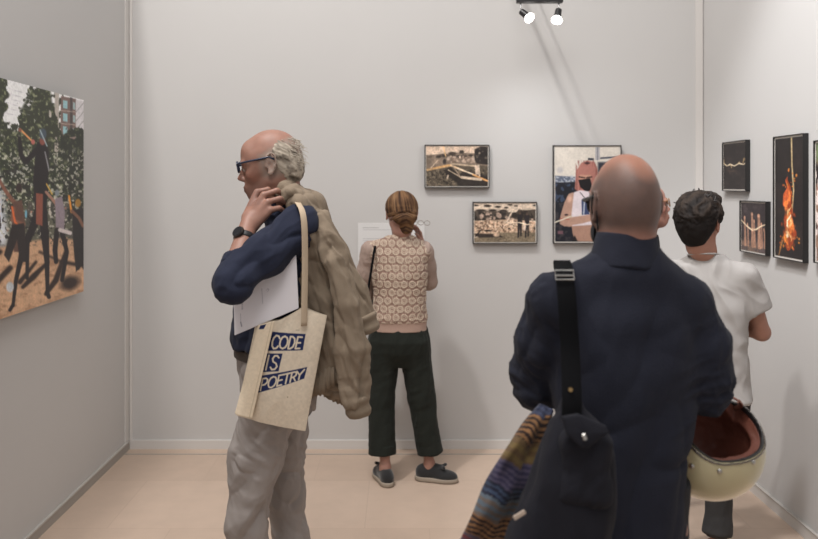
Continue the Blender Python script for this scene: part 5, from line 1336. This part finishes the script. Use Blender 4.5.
    S.plane((0, 4.43, 1.378), (0, .25, 1)); S.plane((0, 0, .838), (0, 0, -1))
    def tc(p, n):
        m = lace_color(p)[:, None]*np.clip((p[:, 2]-.885)/.006, 0, 1)[:, None]
        c = np.array((136, 110, 98))*(1-m)+np.array((200, 183, 164))*m
        hem = (p[:, 2] < .887)[:, None]; return lin(np.where(hem, np.array((170, 144, 131)), c))
    def td(p, n): return .003*lace_color(p)*(p[:, 2] > .89)+.009*np.exp(-((p[:, 2]-.91)/.025)**2)*(ridge(aniso(p, V3(1, 0, .1), 22, 7), 4)-.5)+.008*(fbm(p*9, 2, 4)-.5)
    tp = sdf_obj('lace_top', S, M['lace'], w, disp=td, col=tc)
    for s in 'LR':
        G = Field(.004); e = J['E'+s]; c1 = e*.75+J['W'+s]*.25
        G.chain([J['S'+s], J['S'+s]*.5+e*.5, e], [.050, .050, .049], .02); G.cone(e, c1, .050, .046, .015, flat=(0, 1))
        sdf_obj('sleeve', G, M['rose'], w, disp=lambda p, n: .009*(ridge(aniso(p, V3(.3, .3, 1), 30, 12), 6)-.5))
    # trousers, wide and cropped with turned-up hems
    M['moss'] = cloth('dark moss twill', (33, 36, 32), bump=(360, .3, .003), var=(8, .08))
    T = Field(.0045)
    T.loft(org, (0, 1), [(.64, .002, .0, .150, .075), (.72, .002, -.01, .168, .108), (.78, .002, -.012, .170, .118), (.85, 0, -.0, .155, .110), (.875, 0, 0, .146, .104)], .03)
    hL = V3(-.098, 4.46, .155); hR = V3(.170, 4.48, .150)
    T.chain([J['HL']+V3(-.002, -.01, -.05), V3(-.102, 4.49, .45), hL], [.084, .070, .073], .02, flat=(0, 1)); T.chain([J['HR']+V3(.014, -.01, -.05), V3(.122, 4.49, .45), hR], [.086, .070, .067], .02, flat=(0, 1))
    def td2(p, n): wv = fbm(p*4, 2, 8)[:, None]*.1; return .018*(ridge(aniso(p+wv, V3(.2, 0, 1), 14, 3), 61, 2)-.6)+.005*(ridge(aniso(p, V3(.8, 0, .6), 26, 9), 62)-.5)
    tr = sdf_obj('trousers', T, M['moss'], w, disp=td2)
    for h, k, rr_ in ((hL, J['KL'], .076), (hR, J['KR'], .070)):
        C2 = Field(.004); d = unit(h-k); C2.cone(h-d*.052, h+d*.001, rr_, rr_+.002, 0, flat=(1, 1)); C2.cone(h-d*.03, h+d*.05, rr_-.006, rr_-.006, .002, 'sub'); sdf_obj('turn_up', C2, M['moss'], tr, disp=lambda p, n: .004*(fbm(p*20, 2, 3)-.5))
    M['black_suede'] = mat('black suede', (28, 28, 30), .9, sheen=.3); M['pale_sole'] = mat('pale rubber sole', (150, 138, 124), .8)
    shoes('shoe', J['AL'], (-.30, .95), w, M['black_suede'], M['pale_sole'], .86, .95, bow=True); shoes('shoe', J['AR'], (.95, -.22), w, M['black_suede'], M['pale_sole'], .86, .95, bow=True)
    # eyeglasses held up in the right hand
    g = V3(.118, 4.56, 1.435); b = MB()
    for dx in (0, .036): b.tube([g+V3(dx+.016*math.cos(2*math.pi*k/16), -.8*(dx+.016*math.cos(2*math.pi*k/16)), .013*math.sin(2*math.pi*k/16)) for k in range(16)], .0016, 6, closed=True)
    b.tube([g+V3(.014, -.012, .004), g+V3(.022, -.018, .004)], .0016, 6); b.tube([g+V3(-.019, 0, .002), g+V3(-.026, .02, -.02), g+V3(-.012, .05, -.05)], .0014, 6)
    M['wire'] = mat('pale metal wire', (150, 140, 132), .4, .6); o = b.build('eyeglasses', M['wire'], None, True, loc=g); tag(o, 'thin wire eyeglasses held up beside the head of the person in lace', 'glasses')
    # slim strap of a small bag carried in front
    t = thing('handbag', V3(-.14, 4.64, .86), 'small black bag with a thin strap over the left shoulder of the person in lace', 'bag')
    Fb = Field(.004); Fb.box(V3(-.16, 4.665, .90), (.075, .028, .055), frame_of((.2, 1)), .014); sdf_obj('bag_body', Fb, M['bag_cloth'], t)
    MB().ribbon(curve_pts([V3(-.155, 4.39, .95), V3(-.178, 4.382, 1.02), V3(-.170, 4.378, 1.10), V3(-.155, 4.390, 1.20), V3(-.143, 4.415, 1.28), V3(-.138, 4.455, 1.312), V3(-.137, 4.50, 1.318), V3(-.137, 4.55, 1.300), V3(-.145, 4.605, 1.20), V3(-.16, 4.645, .95)], 5), V3(1, .2, 0), .013, .003).build('strap', M['webbing'], t, True)
woman()

# ---------------------------------------------------------------- young man in a white T-shirt
def youth():
    Y0 = 3.52; base = V3(1.37, Y0, 0); f = (.36, .93)
    w = thing('person', base, 'person with short dark hair in a white T-shirt facing the right wall', 'person')
    H = Head(P(699.5, 222.5, 3.52), (.66, .75), 2, 0, 1.0)
    J = {k: np.asarray(v, float) for k, v in dict(
        SL=V3(1.195, 3.57, 1.252), EL=V3(1.15, 3.68, 1.02), WL=V3(1.36, 3.77, 1.03), SR=V3(1.490, 3.465, 1.255), ER=V3(1.582, 3.50, 1.005), WR=V3(1.455, 3.69, 1.035),
        HL=V3(1.275, 3.55, .76), HR=V3(1.43, 3.49, .76), KL=V3(1.24, 3.57, .42), KR=V3(1.392, 3.49, .42), AL=V3(1.20, 3.56, .085), AR=V3(1.375, 3.47, .085)).items()}
    nb = P(704, 252, 3.50); org = V3(1.365, Y0, 0)
    F = Field(.0045)
    add_head(F, H, nb, .050)
    F.loft(org, f, [(.74, 0, 0, .13, .09), (.9, 0, 0, .115, .085), (1.05, 0, 0, .125, .088), (1.2, 0, 0, .14, .082), (1.27, 0, 0, .08, .055)], .03)
    add_limbs(F, J, arm=(.042, .036, .025), leg=(.06, .036, .026))
    add_hand(F, J['WL'], (.8, -.1, .1), (0, 1, 0), 1, 25, .92); add_hand(F, J['WR'], (-.7, .3, .1), (.3, 1, 0), -1, 25, .92)
    for s in 'LR': add_foot(F, J['A'+s], (.3, .95))
    sdf_obj('body', F, M['skin'], w, col=skin_color(H, (156, 110, 90), hair=(40, 32, 28)))
    eyes(H, w)
    G = Field(.0035)
    G.ell(H(0, -.020, .036), H.r(.096, .112, .098), H.R, .01); G.ell(H(0, -.058, -.022), H.r(.078, .062, .058), H.R, .02); G.ell(H(0, .055, .100), H.r(.065, .055, .034), H.R, .02)
    G.ell(H(0, .125, -.020), H.r(.095, .085, .095), H.R, .015, 'sub'); G.ell(H(0, -.060, -.060), H.r(.058, .042, .05), H.R, .02); G.plane(H(0, 0, -.100), H.R@V3(0, .35, -1))
    for sx in (-1, 1): G.ell(H(sx*.095, .012, -.030), H.r(.034, .034, .050), H.R, .012, 'sub')
    hdp = lambda p, n: (lambda q: np.clip((q[:, 2]+.05)/.08, .15, 1)*(.024*(ridge(q*np.array([24, 24, 20])+fbm(q*20, 2, 3)[:, None]*1.2, 71, 2)-.55)+.006*(ridge(aniso(q, V3(.3, -.5, -.8), 110, 18), 72, 2)-.5)))(H.local(p))
    def hcl(p, n): q = H.local(p); r = ridge(q*np.array([24, 24, 20])+fbm(q*20, 2, 3)[:, None]*1.2, 71, 2); k = np.clip((r-.5)/.4, 0, 1)[:, None]*np.clip((q[:, 2]-.0)/.06, 0, 1)[:, None]; return lin(np.array((26, 22, 21))*(1-k)+np.array((52, 43, 37))*k)
    sdf_obj('hair', G, M['hair'], w, disp=hdp, col=hcl)
    b = MB(); rs = np.random.RandomState(9)
    for i in range(46):
        dr_ = unit(V3(rs.uniform(-1, 1), rs.uniform(-.6, 1.2), rs.uniform(.5, 1.2))); st = H(0, -.02, .036)+H.R@(dr_*V3(.098, .114, .100)*H.s)
        s1 = H.R@unit(V3(rs.uniform(-.6, .6), rs.uniform(.1, 1), rs.uniform(-.2, .5))); nn = H.R@dr_; L = rs.uniform(.015, .034)
        b.tube([st-nn*.006, st+nn*.006+s1*L*.4, st+nn*.008+s1*L*.75, st+nn*.004+s1*L], [.0022, .0026, .0020, .0005], 5, cap=False)
    M['dark_strand'] = mat('dark hair strands', (34, 28, 26), .5); b.build('hair_tufts', M['dark_strand'], w, True)['kind'] = 'stuff'
    M['tee'] = cloth('white cotton jersey', (154, 150, 147), bump=(420, .2, .002), var=(8, .02))
    S = Field(.0045)
    S.loft(org, f, [(.70, .0, 0, .174, .126), (.80, 0, 0, .160, .112), (.95, 0, 0, .150, .108), (1.1, 0, 0, .160, .112), (1.215, 0, 0, .160, .100), (1.29, 0, 0, .11, .078), (1.345, -.01, .0, .064, .062)], .03)
    for s in 'LR': S.cone(nb*.6+J['S'+s]*.4+V3(0, 0, -.030), J['S'+s]+V3(0, 0, -.004), .040, .052, .04)
    for s in 'LR':
        e = J['S'+s]*.42+J['E'+s]*.58; S.chain([J['S'+s], e], [.062, .070], .03, flat=(0, 1))
    S.plane(nb+V3(0, 0, -.010), (0, .15, 1), nb-.09, nb+.12); S.plane((0, 0, .715), (0, 0, -1))
    def sd(p, n): wv = fbm(p*5, 2, 8)[:, None]*.12; return .014*(ridge(aniso(p+wv, V3(.5, 0, -1), 14, 4.5), 81, 2)-.6)+.010*(fbm(p*10, 2, 82)-.5)
    tee = sdf_obj('t_shirt', S, M['tee'], w, disp=lambda p, n: 1.3*sd(p, n))
    MB().tube([nb+V3(-.004, 0.004, -.012)+V3(.062*math.cos(a), .060*math.sin(a), -.010*math.sin(a)) for a in np.linspace(0, 2*math.pi, 29)[:-1]], .004, 8, closed=True).build('collar', M['tee'], tee, True)
    T = Field(.005)
    T.loft(org, f, [(.66, 0, 0, .145, .10), (.74, 0, 0, .150, .105), (.82, 0, 0, .140, .10)], .03)
    for s in 'LR': T.chain([J['H'+s]+V3(0, 0, -.05), J['K'+s], J['A'+s]*.75+J['K'+s]*.25, J['A'+s]+V3(0, 0, .055)], [.085, .062, .052, .057], .03, flat=(0, 1))
    M['charcoal'] = cloth('charcoal denim', (44, 43, 43))
    sdf_obj('trousers', T, M['charcoal'], w, disp=lambda p, n: .010*(ridge(aniso(p, V3(.3, 0, 1), 16, 8), 5)-.5)+.008*np.exp(-((p[:, 2]-.12)/.05)**2)*(ridge(aniso(p, V3(1, 0, 0), 10, 40), 6)-.3))
    M['red_shoe'] = mat('dark red shoe', (92, 36, 32), .6)
    for s in 'LR': shoes('shoe', J['A'+s], (.3, .95), w, M['red_shoe'], M['dark_sole'], 1.0)
youth()

# ---------------------------------------------------------------- person in glasses beyond the foreground head
def onlooker():
    Y0 = 4.06; base = V3(1.17, Y0, 0)
    w = thing('person', base, 'person in amber glasses and dark top, mostly hidden behind the bald head', 'person')
    H = Head(P(648, 206, Y0-.03), (1, -.10), -8, 0, .95)
    J = {k: np.asarray(v, float) for k, v in dict(
        SL=V3(1.14, 4.22, 1.32), EL=V3(1.10, 4.27, 1.06), WL=V3(1.16, 4.25, .84), SR=V3(1.14, 3.90, 1.32), ER=V3(1.08, 3.86, 1.07), WR=V3(1.13, 3.87, .84),
        HL=V3(1.15, 4.14, .82), HR=V3(1.15, 3.98, .82), KL=V3(1.16, 4.15, .45), KR=V3(1.13, 3.97, .45), AL=V3(1.15, 4.16, .085), AR=V3(1.10, 3.97, .085)).items()}
    nb = P(646, 238, Y0); org = V3(1.15, Y0, 0)
    F = Field(.0045)
    add_head(F, H, nb, .048)
    F.loft(org, (1, 0), [(.80, 0, 0, .14, .10), (.95, 0, 0, .125, .09), (1.1, 0, 0, .13, .09), (1.25, 0, 0, .15, .085), (1.33, 0, 0, .08, .055)], .03)
    add_limbs(F, J, arm=(.040, .034, .024))
    add_hand(F, J['WL'], (.05, 0, -1), (0, 1, 0), 1, 20, .9); add_hand(F, J['WR'], (.05, 0, -1), (0, -1, 0), -1, 20, .9)
    for s in 'LR': add_foot(F, J['A'+s], (1, 0))
    sdf_obj('body', F, M['skin'], w, col=skin_color(H, (172, 124, 106), hair=(120, 90, 70)))
    eyes(H, w)
    G = Field(.004); G.ell(H(0, -.022, .026), H.r(.086, .106, .094), H.R, .01); G.ell(H(0, -.06, -.03), H.r(.070, .055, .055), H.R, .02); G.ell(H(0, .125, -.02), H.r(.095, .070, .088), H.R, .015, 'sub')
    for sx in (-1, 1): G.ell(H(sx*.09, .012, -.03), H.r(.03, .034, .046), H.R, .01, 'sub')
    sdf_obj('hair', G, M['hair'], w, disp=lambda p, n: .006*(ridge(aniso(p, V3(-.5, 0, -1), 70, 12), 3)-.5), col=lambda p, n: np.tile(lin((92, 66, 50)), (len(p), 1)))
    M['amber'] = mat('amber glasses frame', (140, 100, 62), .3); glasses(H, w, M['amber'], M['lens'], r=.0020, h=.044, w=.046)
    M['black_knit'] = cloth('black knit', (34, 34, 38))
    S = Field(.005)
    S.loft(org, (1, 0), [(.78, 0, 0, .165, .125), (.95, 0, 0, .155, .118), (1.1, 0, 0, .16, .12), (1.25, 0, 0, .175, .112), (1.33, 0, 0, .12, .08), (1.375, 0, -.01, .07, .062)], .03)
    for s in 'LR': S.chain([J['S'+s], J['E'+s], J['E'+s]*.15+J['W'+s]*.85], [.058, .048, .036], .03, flat=(0, 1))
    S.cone(nb+V3(0, 0, -.03), nb+V3(.004, 0, .022), .068, .056, .01, flat=(0, 1)); S.plane((0, 0, .80), (0, 0, -1))
    sdf_obj('top', S, M['black_knit'], w, disp=lambda p, n: .010*(fbm(p*10, 2, 82)-.5))
    T = Field(.006)
    T.loft(org, (1, 0), [(.74, 0, 0, .15, .105), (.86, 0, 0, .145, .105)], .03)
    for s in 'LR': T.chain([J['H'+s]+V3(0, 0, -.05), J['K'+s], J['A'+s]+V3(0, 0, -.01)], [.088, .066, .060], .03, flat=(0, 1))
    sdf_obj('trousers', T, M['dark_jeans'], w, disp=lambda p, n: .010*(ridge(aniso(p, V3(.3, 0, 1), 14, 5), 5)-.5))
    for s in 'LR': shoes('shoe', J['A'+s], (1, 0), w, M['black_leather'], M['dark_sole'])
onlooker()
# ================================================================ light and camera
w = bpy.data.worlds.new('exhibition hall'); bpy.context.scene.world = w; w.use_nodes = True
w.node_tree.nodes['Background'].inputs['Color'].default_value = (*lin((204, 203, 204)), 1); w.node_tree.nodes['Background'].inputs['Strength'].default_value = 0.60
def lamp(name, kind, loc, target, power, size=0.3, color=(1, .95, .88), angle=60, blend=.6, sy=None):
    l = bpy.data.lights.new(name, kind); l.energy = power; l.color = color
    o = bpy.data.objects.new(name, l); C.objects.link(o); o.location = loc
    import mathutils
    o.rotation_euler = (mathutils.Vector(target)-mathutils.Vector(loc)).to_track_quat('-Z', 'Y').to_euler()
    if kind == 'AREA':
        l.size = size
        if sy: l.shape = 'RECTANGLE'; l.size_y = sy
    elif kind == 'SPOT': l.shadow_soft_size = size; l.spot_size = math.radians(angle); l.spot_blend = blend
    return o
lamp('overhead_fill', 'AREA', (-0.8, 2.2, 5.2), (0.2, 2.9, 0), 62, 2.2, sy=2.2, color=(1, .975, .95))  # added soft fill from above
lamp('hall_spot', 'SPOT', (-2.0, 1.65, 7.6), (0.3, 4.6, 1.2), 620, .18, angle=60, blend=.8, color=(1, .965, .935))
lamp('overhead_fill', 'AREA', (-0.3, 0.3, 4.4), (-0.2, 2.6, 1.1), 38, 1.2, sy=1.2, color=(1, .97, .94))  # added fill above the camera, brightens the sides that face it
lamp('track_spot', 'SPOT', (0.45, 2.3, 4.6), (1.9, 3.35, 1.45), 330, .15, angle=54, blend=.6, color=(.97, .98, 1.0))
lamp('gallery_spot', 'SPOT', tuple(P(530.5, 19, YS-.04)+V3(0, -.01, -.01)), (1.15, 5.0, 1.3), 6, .03, angle=110, blend=1, color=(.94, .97, 1.0))
lamp('gallery_spot', 'SPOT', tuple(P(556.5, 22, YS-.04)+V3(0, -.01, -.01)), (.55, 5.0, 1.0), 6, .03, angle=110, blend=1, color=(.94, .97, 1.0))
cd = bpy.data.cameras.new('camera'); cam = bpy.data.objects.new('camera', cd); C.objects.link(cam)
cam.location = (0, 0, EYE); cam.rotation_euler = (math.pi/2, 0, 0); cd.sensor_width = 36; cd.lens = 36*FPX/818
cd.shift_x = 9/818; cd.shift_y = -84.5/818
cd.dof.use_dof = True; cd.dof.focus_distance = 3.0; cd.dof.aperture_fstop = 3.2
sc = bpy.context.scene; sc.camera = cam
sc.view_settings.view_transform = 'Standard'; sc.view_settings.look = 'None'; sc.view_settings.gamma = 1; sc.view_settings.exposure = 0.46; sc.view_settings.use_curve_mapping = False
for o in bpy.data.objects:
    if '_base' in o: del o['_base']
